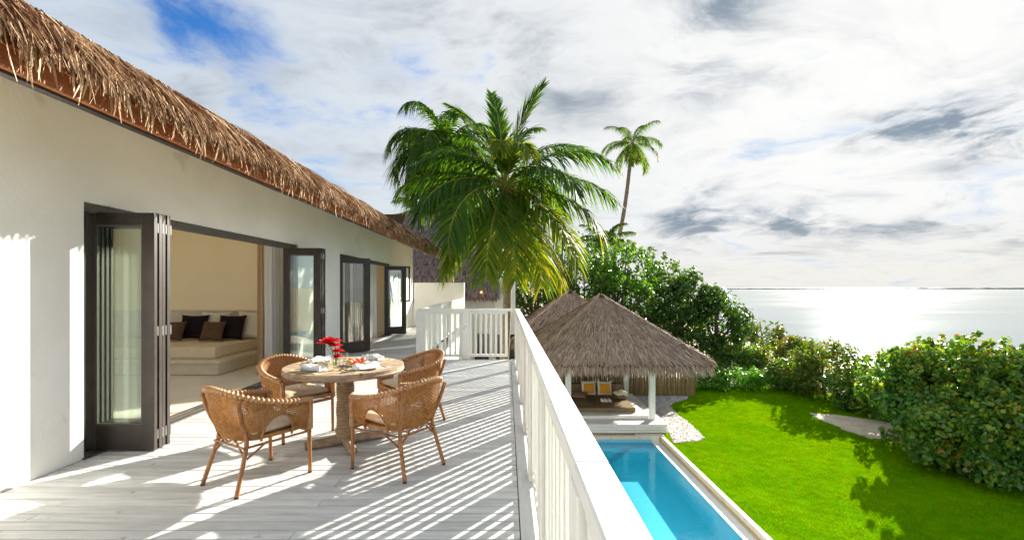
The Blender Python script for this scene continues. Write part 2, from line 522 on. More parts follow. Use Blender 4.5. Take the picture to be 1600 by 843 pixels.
coping_m = pmat('cream_stone_coping', (0.74, 0.68, 0.56), (0.66, 0.58, 0.44), 5, rough=0.7, bump=0.2, bscale=40)
channel_m = pmat('tan_overflow_channel', (0.52, 0.40, 0.24), (0.44, 0.33, 0.20), 8, rough=0.6)
ledge_m = pmat('white_pool_ledge', (0.78, 0.78, 0.76), (0.72, 0.73, 0.73), 4, rough=0.35)
pool_tile = pmat('turquoise_pool_mosaic', (0.17, 0.47, 0.60), (0.23, 0.54, 0.66), 26, rough=0.5, detail=6)
pooldeck_m = pmat('white_platform_paint', (0.78, 0.77, 0.73), (0.72, 0.71, 0.67), 3, stretch=(1, 5, 1), rough=0.6, bump=0.2, bscale=20, rand=0.03)
post_m = pmat('chipped_white_post', (0.76, 0.78, 0.76), (0.80, 0.81, 0.79), 4, stretch=(1, 1, 0.3), rough=0.6, speck=((0.30, 0.27, 0.22), 12, 0.70))
bamboo_m = pmat('dry_bamboo', (0.36, 0.24, 0.11), (0.26, 0.165, 0.075), 6, stretch=(2, 2, 1), rough=0.55, rand=0.35)
tray_m = pmat('red_brown_tray', (0.19, 0.045, 0.020), rough=0.4)
towel_m = pmat('white_towel', (0.84, 0.84, 0.83), rough=1.0, bump=0.6, bscale=90, spec=0.05)
soil_m = pmat('dark_garden_soil', (0.085, 0.055, 0.035), (0.13, 0.085, 0.055), 8, rough=0.95, bump=1.0, bscale=25)
sand_m = pmat('pale_sand', (0.56, 0.45, 0.33), (0.66, 0.56, 0.43), 2.5, rough=0.95, bump=0.8, bscale=12, speck=((0.25, 0.19, 0.13), 10, 0.64))
terrain_m = pmat('sandy_soil', (0.30, 0.23, 0.15), (0.42, 0.35, 0.25), 0.7, rough=0.95)
lawn_m = pmat('lawn_turf', (0.115, 0.300, 0.002), (0.070, 0.225, 0.002), 1.2, rough=0.9, bump=0.8, bscale=45, spec=0.0)
grass_m = pmat('grass_blade', (0.1, 0.3, 0.01), rough=0.9, spec=0.0, translucent=0.45, tcol=(1.5, 1.2, 0.4),
               var=[(0.0, (0.090, 0.270, 0.001)), (0.5, (0.190, 0.390, 0.001)), (1.0, (0.320, 0.470, 0.004))])
pebble_m = pmat('white_pebble', (0.58, 0.55, 0.52), rough=0.8,
                var=[(0.0, (0.30, 0.26, 0.23)), (0.4, (0.52, 0.49, 0.46)), (1.0, (0.74, 0.72, 0.70))])
gravel_bed = pmat('gravel_bed', (0.42, 0.39, 0.36), (0.55, 0.52, 0.50), 30, rough=0.95, bump=1.0, bscale=40)
bark = pmat('tree_bark', (0.16, 0.12, 0.085), (0.09, 0.065, 0.045), 6, stretch=(3, 3, 1), rough=0.9, bump=0.8, bscale=20)
palm_bark = pmat('palm_bark', (0.30, 0.22, 0.15), (0.17, 0.12, 0.08), 5, stretch=(1, 1, 5), rough=0.9, bump=0.8, bscale=16)


def leafmat(name, stops, tr=0.45, tcol=(1.35, 1.25, 0.45), rough=0.42):
    return pmat(name, (0.1, 0.2, 0.03), rough=rough, spec=0.22, translucent=tr, tcol=tcol, var=stops) if rough > .5 else pmat(name, (0.1, 0.2, 0.03), rough=.36, spec=0.5, translucent=tr, tcol=tcol, var=stops)


palm_leaf = leafmat('coconut_leaflet', [(0.0, (0.022, 0.095, 0.032)), (0.40, (0.080, 0.185, 0.018)), (0.75, (0.210, 0.275, 0.016)), (1.0, (0.42, 0.34, 0.02))], 0.55, rough=0.55)
tree_leaf = leafmat('broad_tree_leaf', [(0.0, (0.022, 0.078, 0.014)), (0.6, (0.062, 0.150, 0.018)), (1.0, (0.150, 0.240, 0.022))], 0.40)
lime_leaf = leafmat('lime_tree_leaf', [(0.0, (0.050, 0.140, 0.010)), (0.6, (0.090, 0.230, 0.014)), (1.0, (0.170, 0.310, 0.022))], 0.45)
shrub_leaf = leafmat('sea_lettuce_leaf', [(0.0, (0.032, 0.125, 0.034)), (0.4, (0.095, 0.235, 0.028)), (0.75, (0.230, 0.340, 0.022)), (0.97, (0.28, 0.28, 0.03)), (1.0, (0.34, 0.16, 0.02))], 0.40)
warm_leaf = leafmat('yellowing_shrub_leaf', [(0.0, (0.045, 0.110, 0.018)), (0.5, (0.115, 0.200, 0.018)), (0.85, (0.21, 0.22, 0.025)), (1.0, (0.30, 0.12, 0.02))], 0.45)
hedge_leaf = leafmat('bright_hedge_leaf', [(0.0, (0.060, 0.220, 0.006)), (0.6, (0.130, 0.360, 0.008)), (1.0, (0.220, 0.450, 0.014))], 0.45)
midrib_m = pmat('palm_midrib', (0.22, 0.24, 0.03), (0.30, 0.26, 0.04), 3, rough=0.5)
dead_frond = pmat('dry_frond', (0.22, 0.14, 0.07), rough=0.8, var=[(0, (0.12, 0.075, 0.04)), (1, (0.33, 0.22, 0.11))])
lampmat = bpy.data.materials.new('warm_lamp_glow'); lampmat.use_nodes = True
_b = lampmat.node_tree.nodes['Principled BSDF']
_b.inputs['Emission Color'].default_value = (1.0, 0.42, 0.08, 1); _b.inputs['Emission Strength'].default_value = 6.0
dark_opening = pmat('dark_tinted_glazing', (0.012, 0.014, 0.018), rough=0.15)
island_m = pmat('far_island_scrub', (0.22, 0.24, 0.25), (0.28, 0.29, 0.29), 0.02, rough=1.0)

# water: sea and pool
sea_m = bpy.data.materials.new('silver_sea'); sea_m.use_nodes = True
_t = NT(sea_m.node_tree); _bs = sea_m.node_tree.nodes['Principled BSDF']
_bs.inputs['Base Color'].default_value = (0.13, 0.19, 0.20, 1); _bs.inputs['Roughness'].default_value = 0.19; _bs.inputs['IOR'].default_value = 1.33
_geo = _t.n('ShaderNodeNewGeometry')
_mp = _t.n('ShaderNodeMapping', {'Vector': _geo.outputs['Position'], 'Scale': (0.55, 1.0, 1.0)})
_n1 = _t.n('ShaderNodeTexNoise', {'Vector': _mp.outputs[0], 'Scale': 0.55, 'Detail': 6.0, 'Roughness': 0.65})
_n2 = _t.n('ShaderNodeTexNoise', {'Vector': _mp.outputs[0], 'Scale': 0.03, 'Detail': 3.0})
_h = _t.m('ADD', _n1.outputs[0], _t.m('MULTIPLY', _n2.outputs[0], 3.0))
_bp = _t.n('ShaderNodeBump', {'Strength': 0.6, 'Distance': 0.05, 'Height': _h})
_t.put(_bs.inputs['Normal'], _bp.outputs[0])
_n3 = _t.n('ShaderNodeTexNoise', {'Vector': _t.n('ShaderNodeMapping', {'Vector': _geo.outputs['Position'], 'Scale': (0.008, 0.03, 1.0)}).outputs[0], 'Scale': 1.0, 'Detail': 5.0})
_t.put(_bs.inputs['Roughness'], _t.m('ADD', 0.03, _t.m('MULTIPLY', _n3.outputs[0], 0.16)))
water_m = glassmat('clear_pool_water', (0.52, 0.90, 0.98), 1.33, bump=0.2, bscale=4.5, scatter=(0.16, (0.0, 0.42, 0.66)))

# ------------------------------------------------------------------ the setting: ground, sea, lawn
GZ = EYE - 5.25                                   # garden level
SEA = -5.4
POOL = (1.5, 5.53, -3.0, 16.30)


def coast(x, y):
    return x - (19.5 + 0.12 * y)


xs = sorted(set([-4000, -1500, -500, -150, -60, -30, -12, POOL[0], POOL[1]] + list(np.arange(8, 60, 2.0)) + [80, 120]))
ys = sorted(set([-4000, -800, -150, -40, POOL[2], 5, 10, POOL[3]] + list(np.arange(20, 120, 6.0)) + [150, 220, 400, 900, 3000]))
m = MB()
vid = {}
for j, y in enumerate(ys):
    for i, x in enumerate(xs):
        c = coast(x, max(y, 0))
        z = GZ - 0.012 if c < 0 else GZ - 0.012 - min(4.0, c * 0.35)
        vid[i, j] = len(m.v); m.v.append((x, y, z))
for j in range(len(ys) - 1):
    for i in range(len(xs) - 1):
        if xs[i] >= POOL[0] - 1e-6 and xs[i + 1] <= POOL[1] + 1e-6 and ys[j] >= POOL[2] - 1e-6 and ys[j + 1] <= POOL[3] + 1e-6: continue
        m.f.append((vid[i, j], vid[i + 1, j], vid[i + 1, j + 1], vid[i, j + 1])); m.s.append(False)
m.build('ground', terrain_m, kind='structure')

m = MB()
m.add([(-20000, -20000, SEA), (40000, -20000, SEA), (40000, 40000, SEA), (-20000, 40000, SEA)], [(0, 1, 2, 3)])
m.build('sea', sea_m, kind='structure')


def island_strip(name, x0, x1, y0, h, label):
    n = 60
    r = np.random.default_rng(int(abs(x0)))
    hs = [h * (0.35 + 0.65 * math.sin(math.pi * i / n) ** 0.35) * (0.75 + 0.5 * r.random()) for i in range(n + 1)]
    hs[0] = hs[-1] = 0.2
    mm = MB()
    for i in range(n):
        a, b = x0 + (x1 - x0) * i / n, x0 + (x1 - x0) * (i + 1) / n
        mm.add([(a, y0, SEA - 1), (b, y0, SEA - 1), (b, y0, SEA + hs[i + 1]), (a, y0, SEA + hs[i]),
                (a, y0 + 90, SEA - 1), (b, y0 + 90, SEA - 1), (b, y0 + 90, SEA + hs[i + 1]), (a, y0 + 90, SEA + hs[i])],
               [(0, 1, 2, 3), (3, 2, 6, 7), (5, 4, 7, 6)])
    o = mm.build(name, island_m); tag(o, kind='structure')


island_strip('island', 800, 2150, 1900, 3.4, '')
island_strip('island', 1550, 3900, 2500, 5.2, '')

lawn_poly = [(POOL[1] + 0.004, -3), (POOL[1] + 0.004, 24.5), (16.0, 24.5), (16.5, -3)]
m = MB(); m.add([(x, y, GZ) for x, y in lawn_poly], [(3, 2, 1, 0)]); m.build('lawn', lawn_m, kind='structure')
gravel_px = [(1046, 676), (1030, 655), (1005, 632), (985, 617), (1075, 619.5), (1071, 624), (1052, 629), (1046, 634), (1052, 642), (1066, 653), (1080, 664), (1094, 677), (1100, 684), (1090, 689), (1052, 691.5)]
gravel_poly = [G(*p) for p in gravel_px]
path_poly = [G(*p) for p in [(1268, 645), (1300, 647), (1420, 662), (1425, 690), (1395, 689), (1360, 684), (1325, 674), (1290, 659), (1272, 651)]]
soil_poly = [G(*p) for p in [(1412, 690), (1446, 716), (1496, 742), (1556, 760), (1650, 772), (1900, 780), (1900, 690), (1500, 680)]]


def ragged(poly, k=7, amp=0.09, seed=1):
    r = random.Random(seed); out = []
    for (x0, y0), (x1, y1) in zip(poly, poly[1:] + poly[:1]):
        for i in range(k):
            t = i / k
            out.append((x0 + (x1 - x0) * t + r.uniform(-amp, amp), y0 + (y1 - y0) * t + r.uniform(-amp, amp)))
    return out


path_poly, soil_poly, gravel_poly = ragged(path_poly, 7, .09), ragged(soil_poly, 9, .08, 2), ragged(gravel_poly, 4, .03, 3)
m = MB(); m.add([(x, y, GZ + 0.004) for x, y in gravel_poly], [tuple(range(len(gravel_poly)))[::-1]]); m.build('gravel_bed', gravel_bed, kind='structure')
m = MB(); m.add([(x, y, GZ + 0.008) for x, y in path_poly], [tuple(range(len(path_poly)))[::-1]]); m.build('path', sand_m, kind='structure')
m = MB(); m.add([(x, y, GZ + 0.004) for x, y in soil_poly], [tuple(range(len(soil_poly)))[::-1]]); m.build('soil_bed', soil_m, kind='structure')


def inside(poly, X, Y):
    r = np.zeros(len(X), bool)
    n = len(poly)
    for i in range(n):
        x0, y0 = poly[i]; x1, y1 = poly[(i + 1) % n]
        c = ((y0 > Y) != (y1 > Y)) & (X < (x1 - x0) * (Y - y0) / (y1 - y0 + 1e-12) + x0)
        r ^= c
    return r


def make_grass():
    n = 420000
    Y = 7.5 + (24.2 - 7.5) * rng.random(n) ** 1.25
    X = POOL[1] + 0.02 + (16.0 - POOL[1]) * rng.random(n)
    keep = ~inside(gravel_poly, X, Y) & ~inside(path_poly, X, Y) & ~inside(soil_poly, X, Y)
    X, Y = X[keep], Y[keep]; n = len(X)
    base = np.stack([X, Y, np.full(n, GZ)], 1)
    a = rng.random(n) * 6.283
    d = unit(np.stack([0.35 * np.cos(a), 0.35 * np.sin(a), np.ones(n)], 1))
    s = np.stack([-np.sin(a), np.cos(a), np.zeros(n)], 1)
    ln = (0.022 + 0.028 * rng.random(n)) * (1.0 + 0.35 * np.sin(X * 7.3 + 2 * np.sin(Y * 4.1)) * np.sin(Y * 6.7 + X))
    bend = np.stack([np.cos(a), np.sin(a), -0.4 * np.ones(n)], 1) * (ln * 0.5)[:, None]
    patch = 0.5 + 0.25 * np.sin(X * 1.3 + 2 * np.sin(Y * 0.7)) * np.sin(Y * 1.1 + 1.7 * np.sin(X * 0.9))
    fine_ = np.sin(X * 6.1 + 3 * np.sin(Y * 3.3)) * np.sin(Y * 5.2 + 2.5 * np.sin(X * 2.9))
    var = np.clip(patch * 0.6 + 0.16 * fine_ + 0.4 * rng.random(n), 0, 1)
    v, q, vr = ribbons(base, d, s, ln, 0.004 + Y * 0.0005, bend, 1, [1, 0.2], var)
    o = link_mesh('grass', array_mesh('grass', v, q, vr), grass_m)
    tag(o, 'short bright green lawn grass between pool and hedges', 'grass', kind='stuff')


make_grass()


def make_pebbles():
    n = 9000
    P = np.array(gravel_poly)
    X = P[:, 0].min() + (np.ptp(P[:, 0])) * rng.random(n * 3); Y = P[:, 1].min() + np.ptp(P[:, 1]) * rng.random(n * 3)
    k = inside(gravel_poly, X, Y); X, Y = X[k][:n], Y[k][:n]; n = len(X)
    oct_v = np.array([(1, 0, 0), (0, 1, 0), (-1, 0, 0), (0, -1, 0), (.55, .55, .6), (-.55, .55, .62), (-.55, -.55, .58), (.55, -.55, .6)])
    oct_q = np.array([(0, 1, 5, 4), (1, 2, 6, 5), (2, 3, 7, 6), (3, 0, 4, 7), (4, 5, 6, 7)])
    sc = (0.018 + 0.03 * rng.random((n, 1))) * (0.7 + 0.6 * rng.random((n, 3)))
    V = oct_v[None] * sc[:, None, :]
    V[:, :, 0] += X[:, None]; V[:, :, 1] += Y[:, None]; V[:, :, 2] += GZ + 0.006
    Q = (np.arange(n)[:, None, None] * 8 + oct_q[None]).reshape(-1, 4)
    o = link_mesh('gravel', array_mesh('gravel', V.reshape(-1, 3), Q, np.repeat(rng.random(n), 8)), pebble_m)
    tag(o, 'white pebble gravel beside the pavilion platform', 'gravel', kind='stuff')


make_pebbles()

# ------------------------------------------------------------------ swimming pool
pool = thing('swimming_pool', (3.3, 8, GZ), 'long turquoise infinity pool with white overflow ledge beside the lawn', 'pool')
WZ = GZ - 0.15
px0, px1, py0, py1 = 1.7, 5.06, -2.8, 16.06
FL = WZ - 0.62
m = MB()
m.add([(px0, py0, FL), (px1, py0, FL), (px1, py1, FL), (px0, py1, FL)], [(0, 1, 2, 3)])
m.add([(px0, py0, FL), (px0, py1, FL), (px0, py1, GZ), (px0, py0, GZ)], [(0, 1, 2, 3)])
m.add([(px1, py0, FL), (px1, py0, WZ + 0.015), (px1, py1, WZ + 0.015), (px1, py1, FL)], [(0, 1, 2, 3)])
m.add([(px0, py1, FL), (px1, py1, FL), (px1, py1, GZ - 0.05), (px0, py1, GZ - 0.05)], [(0, 1, 2, 3)])
m.add([(px0, py0, FL), (px0, py0, GZ), (px1, py0, GZ), (px1, py0, FL)], [(0, 1, 2, 3)])
m.build('basin', pool_tile, pool)
B((px1 + 0.002, 5.355, py0, py1 + 0.05, FL, WZ + 0.012)).build('overflow_ledge', ledge_m, pool, bevel=0.008)
B((5.357, 5.40, py0, py1 + 0.05, FL, WZ + 0.05)).build('channel', channel_m, pool)
for k in range(12):
    y0 = -2.8 + k * 1.59
    B((5.402, 5.528, y0, y0 + 1.583, FL, GZ + 0.03)).build('coping_stone', coping_m, pool, bevel=0.008)
B((px0, 5.355, py1 + 0.054, POOL[3] - 0.002, FL, GZ + 0.02)).build('end_wall', coping_m, pool, bevel=0.006)
B((4.55, 5.54, py1 + 0.07, POOL[3] + 0.05, GZ + 0.024, GZ + 0.06)).build('end_step', coping_m, pool, bevel=0.006)
B((1.46, px0 - 0.002, -2.9, 16.3, FL, GZ + 0.03)).build('house_side_coping', coping_m, pool)
m = MB(); m.add([(px0, py0, WZ), (px1, py0, WZ), (px1, py1, WZ), (px0, py1, WZ)], [(0, 1, 2, 3)])
m.build('pool_water', water_m, kind='structure')

# ------------------------------------------------------------------ the house
WX = -3.83                                         # outer face of the terrace wall
house = thing('beach_villa', (WX, 8, 0), 'white plastered villa with thatched eave and dark folding doors along the terrace', 'house')
O1, O2 = (4.16, 8.43), (10.54, 15.10)              # door openings along Y
LIN = 2.33
segs = [(0.6, O1[0], 0, 3.75), (O1[0], O1[1], LIN, 3.75), (O1[1], O2[0], 0, 3.75), (O2[0], O2[1], LIN, 3.75), (O2[1], 18.7, 0, 3.75)]
m = MB()
for y0, y1, z0, z1 in segs:
    m.box(WX - 0.22, WX, y0, y1, z0, z1)
m.box(-9.2, WX - 0.22, 18.48, 18.7, 0, 3.75)
m.build('wall', plaster, house)
B((-9.2, -0.25, -4.0, 9.8, GZ - 0.5, -0.36)).build('lower_wall', plaster, house)
B((-9.2, -1.95, 9.804, 20.0, GZ - 0.5, -0.36)).build('lower_wall', plaster, house)
# rooms
m = MB(); m.box(-9.0, WX - 0.02, 0.4, 10.1, -0.30, -0.008); m.build('room_floor', stone_floor, house)
m = MB(); m.box(-9.0, WX - 0.02, 10.104, 18.4, -0.30, -0.008); m.build('room_floor', stone_floor, house)
B((-9.2, -9.0, 0.6, 4.0, -0.3, 3.4), (-9.2, -9.0, 9.2, 10.6, -0.3, 3.4), (-9.2, -9.0, 15.4, 18.4, -0.3, 3.4), (-9.2, -9.0, 4.0, 9.2, -0.3, 0.1), (-9.2, -9.0, 4.0, 9.2, 3.0, 3.4), (-9.2, -9.0, 10.6, 15.4, -0.3, 0.5), (-9.2, -9.0, 10.6, 15.4, 2.6, 3.4)).build('room_wall', room_paint, house)  # wide unseen opening added beside the first room to brighten it
B((-9.0, WX - 0.222, 9.92, 10.12, 0, 3.2)).build('room_wall', room_paint, house)
B((-9.0, -8.7, 0.6, 0.8, 0, 3.2)).build('room_wall', room_paint, house); B((-4.35, WX - 0.222, 0.6, 0.8, 0, 3.2)).build('room_wall', room_paint, house)  # unseen near end left open to bring daylight onto the back wall
B((-9.0, WX - 0.222, 15.9, 16.1, 0, 3.2)).build('room_wall', room_paint, house)
B((-9.0, WX - 0.222, 0.6, 18.4, 3.21, 3.4)).build('ceiling', plaster, house)
B((-8.9, -4.95, 9.86, 9.915, 0.3, 1.04), (-8.9, -4.95, 9.84, 9.917, 1.042, 1.065)).build('headboard_panel', sofa_base, house)
# door frames
for (a, b) in (O1, O2):
    fr = B((WX - 0.17, WX - 0.03, a + 0.002, b - 0.002, LIN - 0.085, LIN - 0.002)).build('door_frame', framegrey, house, bevel=0.003)
    B((WX - 0.17, WX - 0.03, a + 0.002, a + 0.05, 0.03, LIN - 0.087)).build('jamb', bronze, fr)
    B((WX - 0.17, WX - 0.03, b - 0.05, b - 0.002, 0.03, LIN - 0.087)).build('jamb', bronze, fr)
    B((WX - 0.19, WX - 0.13, a + 0.002, b - 0.002, -0.004, 0.022), (WX - 0.10, WX - 0.05, a + 0.002, b - 0.002, -0.004, 0.018),
      (WX - 0.04, WX + 0.03, a - 0.02, b + 0.02, -0.002, 0.012)).build('floor_track', framegrey, fr, bevel=0.002)


def door_leaf(p0, p1, th=0.042, z0=0.02, z1=2.255):
    p0, p1 = Vector((*p0, 0)), Vector((*p1, 0))
    d = (p1 - p0); L = d.length; d.normalize(); nrm = Vector((-d.y, d.x, 0)); up = Vector((0, 0, 1))
    def bar(mm, a, b, za, zb, t=th):
        c = p0 + d * ((a + b) / 2) + up * ((za + zb) / 2)
        mm.obox(c, d, nrm, up, (b - a) / 2, t / 2, (zb - za) / 2)
    mm = MB()
    bar(mm, 0, 0.105, z0, z1); bar(mm, L - 0.115, L, z0, z1)
    bar(mm, 0.105, L - 0.115, z1 - 0.115, z1, th - 0.004); bar(mm, 0.105, L - 0.115, z0, z0 + 0.235, th - 0.004)
    leaf = mm.build('door_leaf', bronze, house, bevel=0.003)
    mm = MB()
    for (a, b, za, zb) in ((0.105, 0.119, z0 + 0.235, z1 - 0.115), (L - 0.129, L - 0.115, z0 + 0.235, z1 - 0.115), (0.119, L - 0.129, z0 + 0.235, z0 + 0.25), (0.119, L - 0.129, z1 - 0.13, z1 - 0.115)):
        bar(mm, a, b, za, zb, 0.026)
    mm.build('glazing_bead', framegrey, leaf)
    mm = MB(); bar(mm, 0.108, L - 0.118, z0 + 0.238, z1 - 0.118, 0.008); mm.build('pane', pane_mat, leaf)
    mm = MB()
    for z in (z0 + 0.14, (z0 + z1) / 2, z1 - 0.14):
        c = p1 - d * 0.004
        mm.tube([c + nrm * (th / 2 + 0.004) + up * (z - 0.045), c + nrm * (th / 2 + 0.004) + up * (z + 0.045)], 0.009, 8)
        mm.obox(c + nrm * (th / 2 + 0.002) + up * z - d * 0.012, d, nrm, up, 0.014, 0.003, 0.04)
    mm.build('hinge', steel, leaf)
    return leaf


for k in range(4):
    door_leaf((-3.985, 4.345 + k * 0.052), (-3.325 + (0.008 if k % 2 else 0), 4.352 + k * 0.052))
for k in range(4):
    door_leaf((-3.985, 8.20 + k * 0.052), (-3.32 + (0.008 if k % 2 else 0), 8.205 + k * 0.056))
door_leaf((-3.90, 10.60), (-3.345, 11.13)); door_leaf((-3.86, 10.95), (-3.33, 11.19))
for k in range(3):
    door_leaf((-3.985, 14.95 + k * 0.052), (-3.35, 15.20 + k * 0.052))
# wall-mounted casement and lamp near the far end
m = MB().box(-3.828, -3.50, 16.6, 16.64, 1.04, 2.32)
m2 = B((-3.828, -3.77, 16.60, 16.64, 1.04, 2.32), (-3.56, -3.50, 16.60, 16.64, 1.04, 2.32), (-3.77, -3.56, 16.602, 16.638, 1.04, 1.10), (-3.77, -3.56, 16.602, 16.638, 2.26, 2.32))
sash = m2.build('window_sash', bronze, house)
B((-3.77, -3.56, 16.616, 16.624, 1.10, 2.26)).build('pane', pane_mat, sash)
lamp = thing('wall_lamp', (WX, 15.75, 1.95), 'small black box lamp on the villa wall past the last folding door', 'lamp')
B((WX + 0.002, WX + 0.03, 15.70, 15.80, 1.88, 2.02)).build('back_plate', bronze, lamp)
B((WX + 0.032, WX + 0.10, 15.735, 15.765, 1.93, 1.97)).build('arm', bronze, lamp)
B((WX + 0.102, WX + 0.20, 15.69, 15.81, 1.86, 2.06)).build('lamp_shade', bronze, lamp, bevel=0.01)

# roof of the villa: rounded thatch eave, then the slope
ROOF_Y0, ROOF_Y1 = -0.6, 20.3
prof = [(-2.62, 2.90), (-2.55, 2.90), (-2.55, 2.97), (-2.62, 3.06), (-2.78, 3.16), (-4.2, 3.98), (-6.4, 5.25), (-9.4, 3.6), (-9.4, 3.4), (-6.4, 4.95), (-3.6, 3.38), (-2.64, 2.93)]
m = MB()
n = len(prof)
vs = [(x, y, z) for y in (ROOF_Y0, ROOF_Y1) for x, z in prof]
m.add(vs, [(i, (i + 1) % n, n + (i + 1) % n, n + i) for i in range(n)] + [tuple(range(n)), tuple(range(n, 2 * n))[::-1]])
roof = m.build('roof', thatch_core, house)
B((-2.70, -2.66, ROOF_Y0, ROOF_Y1, 2.715, 2.925)).build('fascia_board', fascia_m, house, bevel=0.004)
B((-2.658, -2.635, ROOF_Y0, ROOF_Y1, 2.83, 2.845)).build('fascia_batten', fascia_m, roof)
B((-2.76, -2.702, ROOF_Y0, ROOF_Y1, 2.70, 2.76)).build('eave_batten', bronze, roof)
bounce_m = pmat('tan_bounce_panel', (0.72, 0.57, 0.37), (0.64, 0.49, 0.31), 20, rough=0.9, spec=0.1)  # pale unseen panel added under the eave to bounce light onto the wall
m = MB(); m.obox((-3.26, (ROOF_Y0 + ROOF_Y1) / 2, 3.195), (0.866, 0, -0.5), (0, 1, 0), (0.5, 0, 0.866), 0.60, (ROOF_Y1 - ROOF_Y0) / 2 - .05, 0.006)
m.build('soffit_bounce_panel', bounce_m, roof)
for k in range(28):                                 # rafters under the open eave
    y = ROOF_Y0 + 0.4 + k * 0.74
    m = MB(); m.obox((-3.24, y, 3.115), (0.861, 0, -0.508), (0, 1, 0), (0.508, 0, 0.861), 0.62, 0.03, 0.05)
    m.build('rafter', fascia_m, roof)


def eave_thatch():
    """long dry palm strands lying down the slope, curling over the eave and hanging past the fascia"""
    parts = []
    def batch(y0, y1, n, width, tmax=1.0):
        Y = y0 + (y1 - y0) * rng.random(n)
        t = rng.random(n) ** 0.8                       # 0 low lip .. 1 up the slope
        # start point on the rounded profile
        X = np.interp(t, [0, .25, .5, .75, 1], [-2.52, -2.54, -2.60, -2.76, -3.25])
        Z = np.interp(t, [0, .25, .5, .75, 1], [2.95, 3.00, 3.07, 3.155, 3.43])
        lift = 0.022 * rng.random(n)
        base = np.stack([X + lift * .5, Y, Z + lift], 1)
        steep = np.interp(t, [0, .3, .6, 1], [1.45, 1.15, 0.75, 0.55]) + rng.normal(0, 1, n) * np.interp(t, [0, .5, 1], [0.22, 0.16, 0.05])
        skew = rng.normal(0.0, 0.27, n)
        d = unit(np.stack([np.cos(steep), skew, -np.sin(steep)], 1))
        L = (0.14 + 0.26 * rng.random(n)) * np.interp(t, [0, .3, .6, 1], [0.50, 0.70, 0.95, 1.25])
        bend = np.stack([-0.05 * rng.random(n), rng.normal(0, .03, n), -0.02 - 0.06 * rng.random(n)], 1) * np.interp(t, [0, 1], [0.5, 1])[:, None]
        a = rng.normal(0, 0.9, n)
        nrm = np.cross(d, np.array([[0, 1.0, 0]])); nrm = unit(nrm)
        side = unit(np.cross(nrm, d)) * np.cos(a)[:, None] + nrm * np.sin(a)[:, None]
        w = width * (0.6 + 0.8 * rng.random(n))
        var = np.clip(rng.beta(1.2, 1.35, n) + 0.08 * np.sin(Y * 5), 0, 1)
        parts.append(ribbons(base, d, side, L, w, bend, 3, [0.8, 1, 0.8, 0.25], var))
    batch(-0.6, 2.0, 1500, 0.02)
    batch(2.0, 5.0, 5600, 0.0105)
    batch(5.0, 9.0, 6000, 0.013)
    batch(9.0, 20.3, 11000, 0.020)
    # hanging stragglers over the fascia
    n = 2800
    Y = 1.0 + 19.2 * rng.random(n) ** 1.3
    clump = np.sin(Y * 9.0) + np.sin(Y * 23.0 + 1) + rng.normal(0, .8, n)
    k = clump > -0.2
    Y = Y[k]; n = len(Y)
    base = np.stack([-2.53 + 0.05 * rng.random(n) - 0.05, Y, 2.90 + 0.08 * rng.random(n)], 1)
    d = unit(np.stack([rng.normal(0.02, .10, n), rng.normal(0, .16, n), -np.ones(n)], 1))
    L = 0.08 + 0.24 * rng.random(n) ** 1.6
    side = unit(np.stack([rng.normal(0, .6, n), np.ones(n), np.zeros(n)], 1))
    parts.append(ribbons(base, d, side, L, 0.011 + 0.008 * rng.random(n), np.stack([rng.normal(0, .02, n), rng.normal(0, .02, n), np.zeros(n)], 1), 3, [1, .9, .9, .3], 0.45 + 0.55 * rng.random(n)))
    # far end of the roof: shaggy verge
    n = 2500
    t = rng.random(n)
    X = -2.55 - 3.6 * t ** 1.3; Z = 2.86 + (-2.55 - X) * 0.58 + 0.12
    base = np.stack([X, np.full(n, ROOF_Y1 - 0.12) + .1 * rng.random(n), Z - 0.1 + .12 * rng.random(n)], 1)
    d = unit(np.stack([0.8 + 0 * X, 0.35 + rng.normal(0, .15, n), -0.62 + rng.normal(0, .1, n)], 1))
    side = unit(np.stack([rng.normal(0, .4, n), np.ones(n), rng.normal(0, .6, n)], 1))
    parts.append(ribbons(base, d, side, 0.3 + .25 * rng.random(n), 0.022, np.stack([0 * X, .05 + 0 * X, -.1 + 0 * X], 1), 2, None, rng.random(n)))
    v, q, a = merge(parts)
    o = link_mesh('thatch', array_mesh('thatch', v, q, a, origin=ORIG[roof]), thatch_m, roof)
    o['kind'] = 'stuff'


eave_thatch()

# ------------------------------------------------------------------ terrace deck and boards
deck = B((WX - 0.02, 0.30, -4.0, 10.12, -0.36, -0.034), (WX - 0.02, -1.86, 10.124, 20.0, -0.36, -0.034)).build('deck', deckdark, kind='structure')
B((0.302, 0.33, -4.0, 10.15, -0.36, 0.0)).build('deck_fascia', railpaint, deck)
PITCH = 0.1075
board_cache = {}


def board(x0, x1, y0, name='deck_board', mat=deckwood):
    key = round(x1 - x0, 2)
    if key not in board_cache:
        b = MB(); b.box(0, key - 0.003, 0, PITCH - 0.0105, -0.03, 0)
        board_cache[key] = b.mesh('deck_board', bevel=0.0025)
    o = link_mesh(name, board_cache[key], mat, deck)
    o.location = (x0, y0, random.uniform(-0.0012, 0.0006))
    return o


